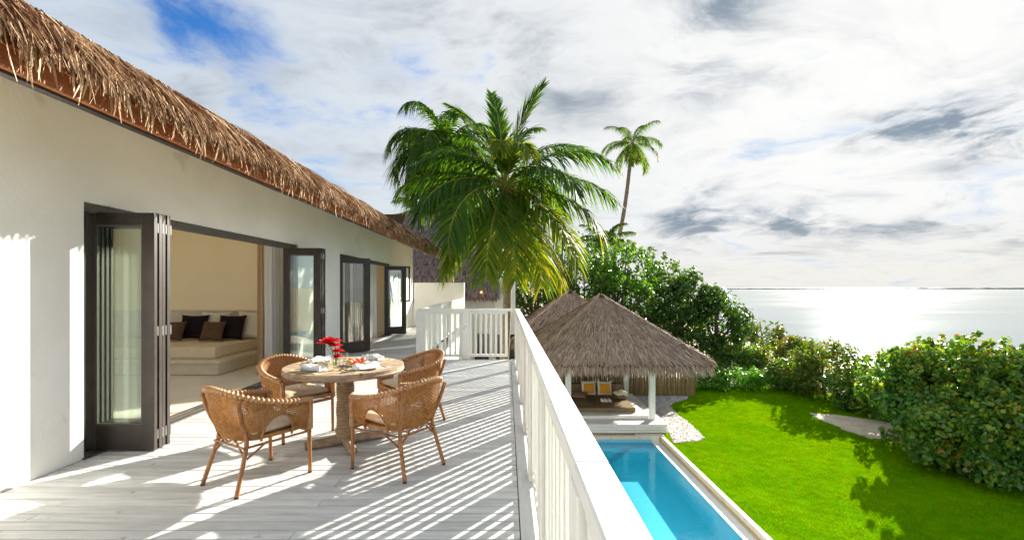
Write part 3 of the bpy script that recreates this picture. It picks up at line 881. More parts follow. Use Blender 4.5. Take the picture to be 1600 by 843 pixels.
y = -0.6
row = 0
XL, XR = WX + 0.004, 0.083
while y < 20.0 - PITCH:
    xr = XR if y + PITCH < 10.0 else -1.93
    if y < 9.9:
        cuts = []
        joists = [XL + 0.62 * k for k in range(1, 6)]
        if y > 2.2:
            off = [2, 4, 1, 3, 5, 2, 4][(row * 3) % 7]
            cuts = [joists[off % 5]] if row % 3 else [joists[(off + 1) % 5]]
            if row % 4 == 0 and y < 5.0: cuts = sorted({joists[0], joists[3]})
            if row % 5 == 3: cuts = []
        xsb = [XL] + cuts + [xr]
    else:
        xsb = [XL, xr]
    for a, b in zip(xsb, xsb[1:]):
        board(round(a, 3), round(b, 3), y)
    y += PITCH; row += 1
B((-3.826, XR, -4.0, -0.605, -0.03, -0.001)).build('deck_boards_behind', deckwood, deck, kind='stuff')
for k in range(5):
    ya = -4.0 + k * 2.8
    B((XR + 0.005, 0.298, ya, min(ya + 2.796, 10.1), -0.032, -0.001)).build('edge_board', edgewood, deck, bevel=0.003)

# ------------------------------------------------------------------ railings
RT = 1.09


def railing(name, label, a, b, panels, nbal, first_post=True, last_post=True):
    """a straight run of white railing from a to b (plan points)"""
    a, b = Vector((*a, 0)), Vector((*b, 0))
    d = (b - a); L = d.length; d.normalize(); nrm = Vector((-d.y, d.x, 0)); up = Vector((0, 0, 1))
    root = thing(name, a, label, 'railing')
    def bar(part, s0, s1, z0, z1, half, mat=railpaint, bevel=0.004):
        mm = MB(); mm.obox(a + d * ((s0 + s1) / 2) + up * ((z0 + z1) / 2), d, nrm, up, (s1 - s0) / 2, half, (z1 - z0) / 2)
        return mm.build(part, mat, root, bevel=bevel)
    pitch = L / panels
    cuts = [-0.05] + [pitch * k for k in range(2, panels - 1, 3)] + [L + 0.05]
    for q0, q1 in zip(cuts, cuts[1:]):
        bar('top_rail', q0 + (0.0012 if q0 > 0 else 0), q1 - (0.0012 if q1 < L else 0), RT - 0.055, RT, 0.047, bevel=0.006)
    me_cache = {}
    for p in range(panels + 1):
        if (p == 0 and not first_post) or (p == panels and not last_post): continue
        bar('post', p * pitch - 0.075, p * pitch + 0.075, 0.0, RT - 0.057, 0.05)
    for p in range(panels):
        s0, s1 = p * pitch + 0.077, (p + 1) * pitch - 0.077
        bar('bottom_rail', s0, s1, 0.045, 0.10, 0.028)
        bar('panel_rail', s0, s1, RT - 0.115, RT - 0.058, 0.030)
        bar('stile', s0, s0 + 0.06, 0.102, RT - 0.117, 0.026); bar('stile', s1 - 0.06, s1, 0.102, RT - 0.117, 0.026)
        i0, i1 = s0 + 0.06, s1 - 0.06
        gap = (i1 - i0 - nbal * 0.05) / (nbal + 1)
        for k in range(nbal):
            s = i0 + gap + k * (0.05 + gap)
            bar('baluster', s, s + 0.05, 0.102, RT - 0.117, 0.021, bevel=0.003)
    return root


RX = 0.224
railing('railing', 'long white railing running beside the camera above the pool', (RX, -1.30), (RX, 10.03), 9, 6)
railing('railing', 'short white railing across the far end of the terrace in front of the palm', (RX - 0.13, 10.03), (-1.90, 10.03), 2, 6, False, True)
railing('railing', 'white railing along the narrow walkway beyond the terrace', (-1.90, 10.13), (-1.90, 19.9), 8, 6, False, True)

# ------------------------------------------------------------------ wicker chairs


def catmull(pts, n):
    P = [Vector(p) for p in pts]
    P = [P[0] * 2 - P[1]] + P + [P[-1] * 2 - P[-2]]
    out = []
    m_ = len(P) - 3
    for i in range(n + 1):
        u = i / n * m_; k = min(int(u), m_ - 1); t = u - k
        p0, p1, p2, p3 = P[k:k + 4]
        out.append(0.5 * (2 * p1 + (p2 - p0) * t + (2 * p0 - 5 * p1 + 4 * p2 - p3) * t * t + (3 * p1 - p0 - 3 * p2 + p3) * t ** 3))
    return out


def make_chair(label):
    root = thing('wicker_armchair', (0, 0, 0), label, 'chair', 'wicker armchairs around the round table')
    half_top = [(.285, .275, .615), (.305, .13, .635), (.305, -.05, .665), (.265, -.22, .715), (.15, -.335, .765), (0, -.365, .785)]
    half_bot = [(.255, .255, .385), (.262, .12, .385), (.255, -.04, .385), (.215, -.17, .385), (.12, -.235, .385), (0, -.25, .385)]
    top = half_top + [(-x, y, z) for x, y, z in half_top[-2::-1]]
    bot = half_bot + [(-x, y, z) for x, y, z in half_bot[-2::-1]]
    NS = 132
    T, Bt = catmull(top, NS), catmull(bot, NS)
    def S(i, v):
        p = Bt[i].lerp(T[i], v)
        c = Vector((0, .02, p.z)); r = (p - c); r.z = 0
        return p + r.normalized() * 0.018 * math.sin(math.pi * v)
    def outn(i):
        a, b = T[max(i - 1, 0)], T[min(i + 1, NS)]
        d = b - a
        return Vector((d.y, -d.x, 0)).normalized() * -1
    def hole(i, v):
        # arched opening low in each side, just in front of the rear leg
        p = Bt[i].lerp(T[i], v)
        dy = (p.y + 0.015) / 0.115
        return abs(dy) < 1 and p.z < 0.40 + 0.155 * math.sqrt(max(0, 1 - dy * dy)) and abs(p.x) > 0.2 and p.z > 0.36
    m = MB()
    for i in range(0, NS + 1):
        run = []
        for j in range(15):
            v = j / 14
            if hole(i, v):
                if len(run) > 1: m.tube(run, 0.0042, 4, False)
                run = []
            else:
                run.append(S(i, v))
        if len(run) > 1: m.tube(run, 0.0042, 4, False)
    m.build('wicker_shell', wicker, root)
    m = MB()
    for r in range(30):
        v = 0.02 + 0.96 * r / 29
        run = []
        for i in range(0, NS + 1, 2):
            if hole(i, v):
                if len(run) > 1: m.tube(run, 0.0036, 4, False)
                run = []
            else:
                run.append(S(i, v) + outn(i) * (0.0045 if (i // 2 + r) % 2 else -0.0045))
        if len(run) > 1: m.tube(run, 0.0036, 4, False)
    m.build('weave', wicker, root)
    # wrapped rim: rolled edge with ridges
    rim = catmull(top, 300)
    m = MB()
    rad = [0.0200 + 0.0062 * math.cos(i * 2 * math.pi / 6) for i in range(301)]
    m.tube(rim, rad, 10)
    m.build('rim', wicker_rim, root)
    # arch trims
    for s in (1, -1):
        pts = []
        for k in range(13):
            a = math.pi * k / 12
            y, z = -0.015 - 0.119 * math.cos(a), 0.40 + 0.16 * math.sin(a)
            f = (z - .385) / .30
            x = np.interp(y, [-.17, -.04, .12], [.225, .262, .268]) + f * 0.055 + 0.014
            pts.append((s * x, y, z))
        pts = [(s * 0.245, -0.134, 0.375)] + pts + [(s * 0.272, 0.104, 0.375)]
        MB().tube(pts, 0.010, 8).build('arch_trim', cane, root)
    # legs
    for s in (1, -1):
        f = [(s * .272, .275, 0.012), (s * .272, .268, .37), (s * .288, .272, .60)]
        lg = MB().tube(f, [.0155, .017, .0165], 10).build('leg', cane, root)
        MB().lathe((s * .272, .275, 0), [(.016, 0), (.017, .012)], 10).build('foot_cap', rubber, lg)
        MB().tube([(s * .277, .27, .37 + k * .0078) for k in range(32)], [.024 + .003 * (k % 2) for k in range(32)], 8).build('wrapped_post', wicker_rim, root)
        bk = catmull([(s * .232, -.315, .012), (s * .205, -.245, .25), (s * .190, -.215, .40), (s * .215, -.275, .56), (s * .250, -.315, .72)], 10)
        lg = MB().tube(bk, .0165, 10).build('leg', cane, root)
        MB().lathe((s * .232, -.315, 0), [(.016, 0), (.017, .012)], 10).build('foot_cap', rubber, lg)
        MB().tube([(s * .272, .27, .350), (s * .20, -.23, .338)], .0095, 8).build('stretcher', cane, root)
        MB().tube([(s * .203, -.24, .265), (s * .15, -.235, .31), (s * .10, -.235, .355)], .0085, 6).build('brace', cane, root)
        MB().tube([(s * .21, -.225, .255), (s * .235, -.15, .315), (s * .25, -.09, .36)], .0085, 6).build('brace', cane, root)
        MB().tube(catmull([(s * .01, -.246, .362), (s * .07, -.252, .392), (s * .13, -.244, .367), (s * .19, -.225, .397)], 12), .0075, 6).build('knot', cane, root)
    MB().tube([(-.272, .275, .350), (.272, .275, .350)], .0095, 8).build('stretcher', cane, root)
    MB().tube([(-.205, -.24, .338), (.205, -.24, .338)], .0095, 8).build('stretcher', cane, root)
    m = MB(); m.poly([(.262, .27), (.262, .0), (.235, -.15), (.12, -.225), (-.12, -.225), (-.235, -.15), (-.262, .0), (-.262, .27)], .386, .412)
    m.build('seat_frame', wicker, root)
    m = MB()
    for k in range(45):
        x = -.25 + .5 * k / 44
        m.tube([(x, .272 + .004 * (k % 2), .355), (x, .276, .415)], .0042, 4, False)
    for z in (.36, .412): m.tube([(-.262, .275, z), (.262, .275, z)], .008, 6)
    m.build('front_apron', wicker_rim, root)
    c = xform(pillow(.50, .47, .075, 6, 18, 0.02), TRS((0, .03, .448)))
    c.build('seat_cushion', linen, root)
    return root


chair_specs = [
    ((-2.03, 3.765), (.50, .865), 'wicker armchair nearest the camera on the left, its arched back to the viewer'),
    ((-0.945, 4.015), (-.83, .55), 'wicker armchair in the front right, standing in the striped railing shadow'),
    ((-2.27, 4.93), (.80, -.60), 'wicker armchair behind the table on the left beside the room opening'),
    ((-1.12, 5.36), (-.78, -.63), 'wicker armchair behind the table on the right, half hidden by another chair'),
]
proto = None
for (c, f, lab) in chair_specs:
    if proto is None:
        o = proto = make_chair(lab)
    else:
        o = copy_tree(proto); o['label'] = lab
    o.location = (c[0], c[1], 0.0)
    o.rotation_euler = (0, 0, math.atan2(f[1], f[0]) - math.pi / 2)

# ------------------------------------------------------------------ round table and what is on it
TX, TY, TZ, TR = -1.60, 4.55, 0.785, 0.565
table = thing('round_table', (TX, TY, 0), 'round driftwood table on a rope wrapped pedestal in the middle of the terrace', 'table')
planks = 7
for k in range(planks):                              # the top is made of planks
    y0, y1 = -TR + 2 * TR * k / planks + 0.002, -TR + 2 * TR * (k + 1) / planks - 0.002
    ymid = 24
    pts = []
    for i in range(9):
        yy = y0 + (y1 - y0) * i / 8; pts.append((math.sqrt(max(0, TR * TR - yy * yy)), yy))
    pts = pts + [(-x, yy) for x, yy in pts[::-1]]
    ca, sa = math.cos(0.5), math.sin(0.5)
    poly = [(TX + x * ca - yy * sa, TY + x * sa + yy * ca) for x, yy in pts if abs(x) > 1e-4 or True]
    MB().poly(poly, TZ - 0.03, TZ - random.uniform(0, 0.0015)).build('top_plank', greywood, table)
MB().lathe((TX, TY, 0), [(TR - 0.06, TZ - 0.065), (TR - 0.005, TZ - 0.062), (TR + 0.006, TZ - 0.045), (TR + 0.004, TZ - 0.0315), (TR - 0.06, TZ - 0.0315)], 64, closed_ends=False).build('top_rim', greywood, table)
prof_p = []
for k in range(25):
    z = 0.08 + k * 0.0255
    r = 0.068 + 0.012 * math.sin(k * 0.8) * 0.3
    prof_p += [(r - 0.006, z), (r + 0.014, z + 0.006), (r + 0.020, z + 0.0125), (r + 0.014, z + 0.019)]
MB().lathe((TX, TY, 0), prof_p + [(0.07, TZ - 0.066)], 24).build('rope_pedestal', ropewood, table)
for k in range(4):
    a = 0.53 + k * math.pi / 2
    d = Vector((math.cos(a), math.sin(a), 0))
    m = MB(); m.tube([Vector((TX, TY, .05)) + d * .03, Vector((TX, TY, .048)) + d * .2, Vector((TX, TY, .045)) + d * .37], [.045, .042, .040], 10)
    m.build('foot', greywood, table)


def on_table(dx_, dy_, z=0.0):
    return (TX + dx_, TY + dy_, TZ + z)


settings = [(-2.03, 3.765, 'front left'), (-0.945, 4.015, 'front right'), (-2.27, 4.93, 'back left'), (-1.12, 5.36, 'back right')]
nap_labels = ['white folded napkin at the front of the round table', 'white folded napkin near the right edge of the table by the front right chair',
              'white folded napkin on the left of the table by the inner chair', 'white folded napkin on the far side of the table by the back right chair']
mat_labels = ['tan placemat at the front of the round table', 'tan placemat at the right front of the round table', 'tan placemat on the left of the round table', 'tan placemat at the far right of the round table']
plate_labels = ['grey plate under the napkin at the table front', 'grey plate under the napkin on the table right', 'grey plate under the napkin on the table left', 'grey plate under the napkin at the table far side']
glass_labels = ['short glass tumbler at the table front', 'short glass tumbler at the table right', 'short glass tumbler left of the red flowers', 'short glass tumbler at the far side of the table']
for i, (cx, cy, _) in enumerate(settings):
    d = Vector((cx - TX, cy - TY, 0)).normalized()
    a = math.atan2(d.y, d.x)
    t_ = Vector((-d.y, d.x, 0))
    c = Vector((TX, TY, TZ)) + d * 0.36
    m = MB(); m.obox(Vector((TX, TY, TZ + .002)) + d * .33, d, t_, (0, 0, 1), .15, .20, .0015)
    o = m.build('placemat', placemat_m); tag(o, mat_labels[i], 'placemat', 'placemats on the round table')
    o = MB().lathe((c.x, c.y, TZ + .004), [(.05, 0), (.085, .004), (.12, .014), (.118, .017), (.08, .008), (.0005, .007)], 28).build('plate', slate)
    tag(o, plate_labels[i], 'plate', 'plates under the napkins')
    m = MB()
    def P(u, v, c=c, d=d, t_=t_):
        s = (u - .5); r = (v - .5)
        h = .036 + .010 * math.sin(u * 9 + i) + .008 * math.cos(v * 7 + i * 2)
        h *= (1 - (2 * abs(r)) ** 6) ** .5 if abs(r) < .5 else 0
        p = c + t_ * (s * .25) + d * (r * .10 + .02 * math.sin(u * 3))
        return (p.x, p.y, TZ + .014 + max(h, 0.002))
    m.grid(P, 14, 10)
    b = MB().grid(lambda u, v: (lambda q: (q[0], q[1], TZ + .0125))(P(u, v)), 14, 10)
    m.add(b.v, [f[::-1] for f in b.f])
    nb_ = 11 * 15
    edge = [k for k in range(15)] + [15 * j + 14 for j in range(1, 11)] + [150 + k for k in range(13, -1, -1)] + [15 * j for j in range(9, 0, -1)]
    m.f += [(edge[k], edge[(k + 1) % len(edge)], edge[(k + 1) % len(edge)] + nb_, edge[k] + nb_) for k in range(len(edge))]
    m.s += [True] * len(edge)
    o = m.build('napkin', napkin_m); tag(o, nap_labels[i], 'napkin', 'napkins on the plates')
    for s, nm, lab in ((-1, 'knife', 'knife'), (1, 'fork', 'fork')):
        q = c + t_ * (s * .165)
        m = MB(); m.obox(q + Vector((0, 0, .008)) + d * .03, d, t_, (0, 0, 1), .055, .005, .0025)
        if nm == 'knife': m.obox(q + Vector((0, 0, .008)) - d * .065, d, t_, (0, 0, 1), .04, .008, .0015)
        else:
            m.obox(q + Vector((0, 0, .008)) - d * .038, d, t_, (0, 0, 1), .012, .010, .0015)
            for r in (-.008, -.0027, .0027, .008): m.obox(q + Vector((0, 0, .009)) - d * .068 + t_ * r, d, t_, (0, 0, 1), .018, .0015, .0015)
        o = m.build(nm, cutlery_m)
        tag(o, 'dark metal %s %s' % (lab, ['at the front of the table', 'at the right front of the table', 'on the left of the table', 'at the far right of the table'][i]), nm, 'cutlery on the table')
    g = Vector((TX, TY, TZ)) + d * .15 + t_ * (.19 if i != 2 else .13)
    o = MB().lathe((g.x, g.y, TZ + .001), [(.0005, 0), (.030, 0), (.036, .09), (.034, .09), (.028, .008), (.0005, .008)], 20, closed_ends=False).build('tumbler', clear_glass)
    tag(o, glass_labels[i], 'glass', 'tumblers on the table')

vase = thing('flower_vase', on_table(-.02, -.20), 'clear glass with red flowers in the middle of the round table', 'vase')
vx, vy = TX - .02, TY - .20
MB().lathe((vx, vy, TZ + .001), [(.0005, 0), (.038, 0), (.042, .14), (.039, .14), (.035, .012), (.0005, .012)], 24, closed_ends=False).build('glass', clear_glass, vase)
blooms = [(-.10, .0, .235, .062, 0.2), (-.055, -.02, .262, .060, 0.6), (-.02, .03, .255, .050, 1.2), (.005, -.02, .215, .050, 2.2), (.02, .0, .165, .045, 2.8), (.024, -.01, .115, .040, 3.0)]
for k, (bx, by, bz, br, tilt) in enumerate(blooms):
    br *= 1.3
    m = MB()
    c = Vector((vx + bx, vy + by, TZ + bz))
    for ring in range(3):
        nP = 11 - ring * 2
        for q in range(nP):
            a = 2 * math.pi * q / nP + ring * .3
            r = br * (1 - .22 * ring)
            out = Vector((math.cos(a), math.sin(a), .15 + .42 * ring)).normalized()
            sd = Vector((-math.sin(a), math.cos(a), 0))
            tip = c + out * r + Vector((random.uniform(-.008, .008), random.uniform(-.008, .008), random.uniform(-.014, .006)))
            mid = c + out * r * .6
            w = r * .46
            m.add([c, mid - sd * w, mid + sd * w, tip - sd * w * .6, tip + sd * w * .6, tip + out * r * .12], [(0, 1, 2), (1, 3, 4, 2), (3, 5, 4)], True)
    m.build('bloom', red_petal, vase)
    MB().tube([(vx + bx * .2, vy + by * .2, TZ + .03), (vx + bx * .5, vy + by * .5, TZ + .03 + bz * .5), (vx + bx, vy + by, TZ + bz - .01)], .0032, 6).build('stem', green_stem, vase)
m = MB()
for k in range(4):
    a = 2.2 + k * 1.2; p = Vector((vx - .04 + .02 * k, vy, TZ + .17))
    d = Vector((math.cos(a), math.sin(a), .25)); sd = Vector((-math.sin(a), math.cos(a), 0))
    m.add([p, p + d * .04 - sd * .015, p + d * .04 + sd * .015, p + d * .085], [(0, 1, 3, 2)])
m.build('leaf', green_stem, vase)

platter = thing('fruit_platter', on_table(.13, -.02), 'white platter of sliced red and orange fruit beside the flowers', 'platter')
fx, fy = TX + .13, TY - .02
MB().lathe((fx, fy, TZ + .001), [(.0005, 0), (.08, 0), (.14, .016), (.145, .022), (.135, .022), (.08, .008), (.0005, .008)], 32).build('dish', porcelain, platter)
r_ = random.Random(4)
for k in range(22):
    a, rr = r_.uniform(0, 6.28), .10 * math.sqrt(r_.random())
    s = r_.uniform(.016, .028)
    p = (fx + rr * math.cos(a), fy + rr * math.sin(a), TZ + .018 + r_.random() * .030)
    ss = pillow(s * 2.3, s * 1.7, s * 1.2, 2.4, 6, 0)
    xform(ss, TRS(p, r_.uniform(-.7, .7), r_.uniform(-.7, .7), a)).build('fruit_slice', fruit_red if r_.random() < .55 else fruit_orange, platter)
for (bx, by, mt_, lab) in ((.27, -.10, fruit_red, 'small white bowl of red jam right of the fruit platter'), (.10, .17, porcelain, 'small white bowl behind the fruit platter')):
    bw = thing('bowl', on_table(bx, by), lab, 'bowl')
    MB().lathe((TX + bx, TY + by, TZ + .001), [(.0005, 0), (.025, 0), (.045, .03), (.048, .045), (.045, .045), (.03, .02), (.0005, .018)], 24).build('dish', porcelain, bw)
    MB().lathe((TX + bx, TY + by, TZ + .03), [(.0005, .002), (.036, .003), (.0375, 0), (.0005, -.004)], 18, closed_ends=False).build('filling', mt_, bw)
for (bx, by, lab) in ((-.17, -.16, 'stout candle glass with cream wax left of the flowers'), (-.10, -.255, 'stout candle glass with cream wax in front of the flowers')):
    cg = thing('candle_glass', on_table(bx, by), lab, 'candle')
    MB().lathe((TX + bx, TY + by, TZ + .001), [(.0005, 0), (.036, 0), (.038, .085), (.0355, .085), (.0335, .006), (.0005, .006)], 22, closed_ends=False).build('glass', clear_glass, cg)
    MB().lathe((TX + bx, TY + by, TZ + .008), [(.0005, 0), (.033, 0), (.0335, .05), (.0005, .052)], 18, closed_ends=False).build('wax', wax, cg)

# ------------------------------------------------------------------ inside the room
bed = thing('daybed', (-6.6, 9.0, 0), 'low built-in daybed with cream mattress inside the room', 'daybed')
B((-8.8, -5.13, 8.16, 9.80, 0.0, 0.205)).build('plinth', sofa_base, bed, bevel=0.005)
B((-8.85, -5.06, 8.10, 9.83, 0.207, 0.265)).build('platform', sofa_base, bed, bevel=0.008)
m = B((-8.7, -5.28, 8.30, 9.80, 0.267, 0.475)); m.build('mattress', mattress_m, bed, bevel=0.03, seg=3)


def throw(name, mat, size, loc, tilt, yaw, label, cat='pillow', group=None, h=0.16, n=14):
    m = pillow(size, size * .95, h, 3.2, n, 0.10)
    o = m.build(name, mat)
    o.matrix_world = TRS(loc, math.radians(90 - tilt), 0, yaw)
    return tag(o, label, cat, group)


throw('throw_pillow', cream_fab, .60, (-6.15, 9.68, .77), 14, 0.05, 'cream pillow behind the left black pillow on the indoor daybed')
throw('throw_pillow', cream_fab, .62, (-5.38, 9.66, .77), 16, -0.05, 'cream pillow at the right end of the indoor daybed')
throw('throw_pillow', black_fab, .56, (-6.48, 9.50, .735), 20, 0.05, 'black square pillow leaning in the left pair on the indoor daybed')
throw('throw_pillow', black_fab, .56, (-5.68, 9.46, .735), 22, 0.0, 'black square pillow leaning in the right pair on the indoor daybed')
throw('throw_pillow', brown_fab, .45, (-6.72, 9.24, .68), 28, 0.12, 'small brown pillow in the left pair on the indoor daybed')
throw('throw_pillow', brown_fab, .45, (-5.90, 9.22, .68), 26, 0.05, 'small brown pillow in the right pair on the indoor daybed')


def curtain(name, p0, p1, z0, z1, folds, amp, mat, label):
    p0, p1 = Vector((*p0, 0)), Vector((*p1, 0)); d = p1 - p0; L = d.length; d.normalize(); nrm = Vector((-d.y, d.x, 0))
    r = random.Random(folds)
    ph = [r.uniform(0, 6) for _ in range(4)]
    m = MB()
    def P(u, v):
        w = amp * (math.sin(u * folds * 6.283 + 0.5 * math.sin(u * 9 + ph[0])) + .35 * math.sin(u * folds * 2.7 * 3 + ph[1])) * (0.75 + .25 * v)
        q = p0 + d * (L * u) + nrm * w
        return (q.x, q.y, z1 + (z0 - z1) * v + (0.01 * math.sin(u * 30) if v > .99 else 0))
    m.grid(P, folds * 12, 14)
    o = m.build(name, mat)
    sm = o.modifiers.new('thickness', 'SOLIDIFY'); sm.thickness = 0.004
    return tag(o, label, 'curtain')


curtain('curtain', (-4.31, 8.20), (-4.22, 8.86), 0.0, 2.9, 5, 0.045, sheer, 'white sheer curtain drawn aside at the far end of the first room opening')
curtain('curtain', (-4.52, 8.36), (-4.36, 8.20), 0.0, 2.9, 4, 0.03, drape, 'tan heavy drape behind the white sheer curtain in the first room')
curtain('curtain', (-4.20, 12.6), (-4.12, 13.5), 0.0, 2.9, 5, 0.05, brown_drape, 'brown drape gathered in the second opening')
curtain('curtain', (-4.12, 13.55), (-4.08, 14.2), 0.0, 2.9, 5, 0.05, sheer, 'white sheer curtain gathered beside the brown drape in the second opening')
curtain('curtain', (-4.13, 4.25), (-4.13, 4.75), 0.0, 2.9, 4, 0.03, sheer, 'white sheer curtain seen through the nearest folding door glass')

# ------------------------------------------------------------------ parapet wall and the neighbouring villa
o = B((-4.05, -1.86, 20.02, 20.25, GZ - 0.2, 1.765)).build('parapet_wall', plaster, bevel=0.01)
tag(o, 'white plastered wall closing the far end of the walkway', 'wall')
nb_house = thing('neighbour_villa', (-4, 24, GZ), 'neighbouring white villa with steep dark thatched roof behind the palm', 'house')
B((-12.0, -0.62, 23.0, 30.0, GZ - 0.3, 1.3)).build('wall', plaster, nb_house)
B((-0.60, 0.42, 22.6, 26.0, GZ - 0.3, 1.97)).build('end_wall', plaster, nb_house, bevel=0.01)
B((-1.6, -0.9, 22.96, 22.995, GZ, -0.75)).build('window', dark_opening, nb_house)
B((-0.55, 0.38, 22.56, 22.597, GZ, -0.75)).build('window', dark_opening, nb_house)
m = MB()
rx0, rx1 = -12.5, -0.35
m.add([(rx0, 22.0, 1.08), (rx1, 22.0, 1.08), (rx1, 22.02, 1.27), (rx0, 22.02, 1.27), (rx0, 27.6, 5.95), (rx1 - 0.6, 27.6, 5.95), (rx0, 33.2, 1.1), (rx1, 33.2, 1.1), (rx0, 22.4, 1.1), (rx1, 22.4, 1.1)],
      [(0, 1, 2, 3), (3, 2, 5, 4), (4, 5, 7, 6), (2, 1, 9), (2, 9, 7, 5), (0, 3, 8), (3, 4, 6, 8), (8, 9, 1, 0), (6, 7, 9, 8)])
nroof = m.build('roof', thatch_core, nb_house)


def slope_thatch(parent, a, b, c, d_, rows, per_row, L, W, mat, seedk, lift=0.04, fringe=True, lowvar=0.0, jit=1.0):
    """thatch on a slope whose eave runs a-b and whose top runs d-c"""
    a, b, c, d_ = [np.array(p, float) for p in (a, b, c, d_)]
    nrm = np.cross(b - a, d_ - a); nrm /= np.linalg.norm(nrm)
    if nrm[2] < 0: nrm = -nrm
    parts = []
    for r in range(-1, rows):
        t = (r + 0.0) / rows
        l0, l1 = a + (d_ - a) * t, b + (c - b) * t
        frac = np.linalg.norm(l1 - l0) / np.linalg.norm(b - a)
        n = max(10, int(per_row * frac))
        u = rng.random(n)
        tt = jit * rng.random(n) / rows
        p = l0 + (l1 - l0) * u[:, None] + ((d_ - a) * (1 - u[:, None]) + (c - b) * u[:, None]) * tt[:, None]
        up = ((d_ - a) * (1 - u[:, None]) + (c - b) * u[:, None])
        dd = unit(-unit(up) + nrm * (0.02 + .05 * rng.random(n))[:, None] + rng.normal(0, .10, (n, 3)))
        ln = L * (0.6 + .8 * rng.random(n))
        base = p - dd * (ln * 0.6)[:, None] + nrm * (lift * (0.4 + .9 * rng.random(n)))[:, None]
        side = unit(np.cross(np.broadcast_to(nrm, (n, 3)), dd) + rng.normal(0, .35, (n, 3)))
        var = np.clip(rng.beta(2, 2, n) - lowvar + 0.06 * math.sin(r * 2.1), 0, 1)
        parts.append(ribbons(base, dd, side, ln, W * (0.6 + .8 * rng.random(n)), np.repeat(-nrm[None] * lift * .6, n, 0), 2, [.8, 1, .3], var))
    if fringe:
        n = int(per_row * 3.2)
        u = rng.random(n)
        p = a + (b - a) * u[:, None]
        up = unit((d_ - a) * (1 - u[:, None]) + (c - b) * u[:, None])
        dd = unit(-up * .55 + np.array([0, 0, -.8]) + rng.normal(0, .09, (n, 3)))
        ln = L * (.75 + .7 * rng.random(n))
        base = p + up * 0.10 - dd * .05 + nrm * (.05 * rng.random(n))[:, None] + np.array([0, 0, -.02]) - np.array([0, 0, .12]) * rng.random(n)[:, None]
        side = unit((b - a)[None] + rng.normal(0, .4, (n, 3)) * np.linalg.norm(b - a))
        parts.append(ribbons(base, dd, side, ln, W, np.repeat(np.array([[0, 0, -.03]]), n, 0), 2, [.8, 1, .3], np.clip(rng.beta(2.2, 1.8, n), 0, 1)))
    v, q, ar = merge(parts)
    o = link_mesh('thatch', array_mesh('thatch', v, q, ar, origin=ORIG[parent]), mat, parent)
    o['kind'] = 'stuff'


slope_thatch(nroof, (rx0 + 6.5, 22.0, 1.22), (rx1, 22.0, 1.22), (rx1 - .6, 27.6, 5.97), (rx0 + 6.5, 27.6, 5.97), 38, 300, .26, .07, thatch_old, 3, lift=.10, jit=.25)
gl = thing('eave_lamp', (-1.22, 21.9, 1.36), 'small glowing orange lamp on the neighbouring eave', 'lamp')
MB().lathe((-1.22, 21.88, 1.33), [(.0005, -.04), (.025, -.03), (.034, 0), (.025, .03), (.0005, .055)], 14, closed_ends=False).build('bulb', lampmat, gl)
MB().tube([(-1.22, 21.88, 1.385), (-1.22, 22.1, 1.46)], .014, 6).build('stem', bronze, gl)

# ------------------------------------------------------------------ garden pavilions
PZ = EYE - 4.90                                     # deck of the pavilion


def pavilion_roof(root, cx, cy, hx, hy, ze, za, rows, per, seed):
    ex = [(cx - hx, cy - hy, ze), (cx + hx, cy - hy, ze), (cx + hx, cy + hy, ze), (cx - hx, cy + hy, ze)]
    ap = (cx, cy, za)
    m = MB()
    lo = [(x, y, z - 0.16) for x, y, z in ex]
    inner = [(cx + (x - cx) * .93, cy + (y - cy) * .93, z - 0.14) for x, y, z in ex]
    m.add(ex + [ap] + lo + inner + [(cx, cy, za - .35)],
          [(0, 1, 4), (1, 2, 4), (2, 3, 4), (3, 0, 4)] + [(i, 5 + i, 5 + (i + 1) % 4, (i + 1) % 4) for i in range(4)]
          + [(5 + i, 9 + i, 9 + (i + 1) % 4, 5 + (i + 1) % 4) for i in range(4)] + [(9 + i, 13, 9 + (i + 1) % 4) for i in range(4)])
    r = m.build('roof', thatch_core, root)
    e = 0.02
    for i, k in ((0, 1.0), (1, .8), (3, .8), (2, .5)):
        a, b = ex[i], ex[(i + 1) % 4]
        c = tuple(np.array(ap) + e * (np.array(b) - np.array(ap))); d_ = tuple(np.array(ap) + e * (np.array(a) - np.array(ap)))
        slope_thatch(r, a, b, c, d_, rows, int(per * k), .34, .026, thatch_grey, seed + i, lift=.05)
    # ridge caps along the hips
    parts = []
    for x, y, z in ex:
        A, E = np.array(ap), np.array((x, y, z)); n = int(per * 1.6)
        u = rng.random(n)
        base = A + (E - A) * (u * .97)[:, None] + rng.normal(0, .03, (n, 3)) + np.array([0, 0, .06])
        dn = unit((E - A)[None] * np.ones((n, 1)) + rng.normal(0, .9, (n, 3)) * np.array([1, 1, .5]))
        side = unit(np.cross(dn, np.array([[0, 0, 1.0]])) + rng.normal(0, .3, (n, 3)))
        parts.append(ribbons(base, dn, side, .22 + .12 * rng.random(n), .03, np.repeat([[0, 0, -.06]], n, 0), 2, [.8, 1, .3], .55 + .45 * rng.random(n)))
    v, q, ar = merge(parts)
    o = link_mesh('hip_thatch', array_mesh('hip_thatch', v, q, ar, origin=ORIG[r]), thatch_grey, r); o['kind'] = 'stuff'
    MB().lathe((cx, cy, za - .16), [(.30, 0), (.22, .13), (.08, .21), (.0005, .225)], 16, closed_ends=False).build('apex_cap', thatch_core, r)
    return r


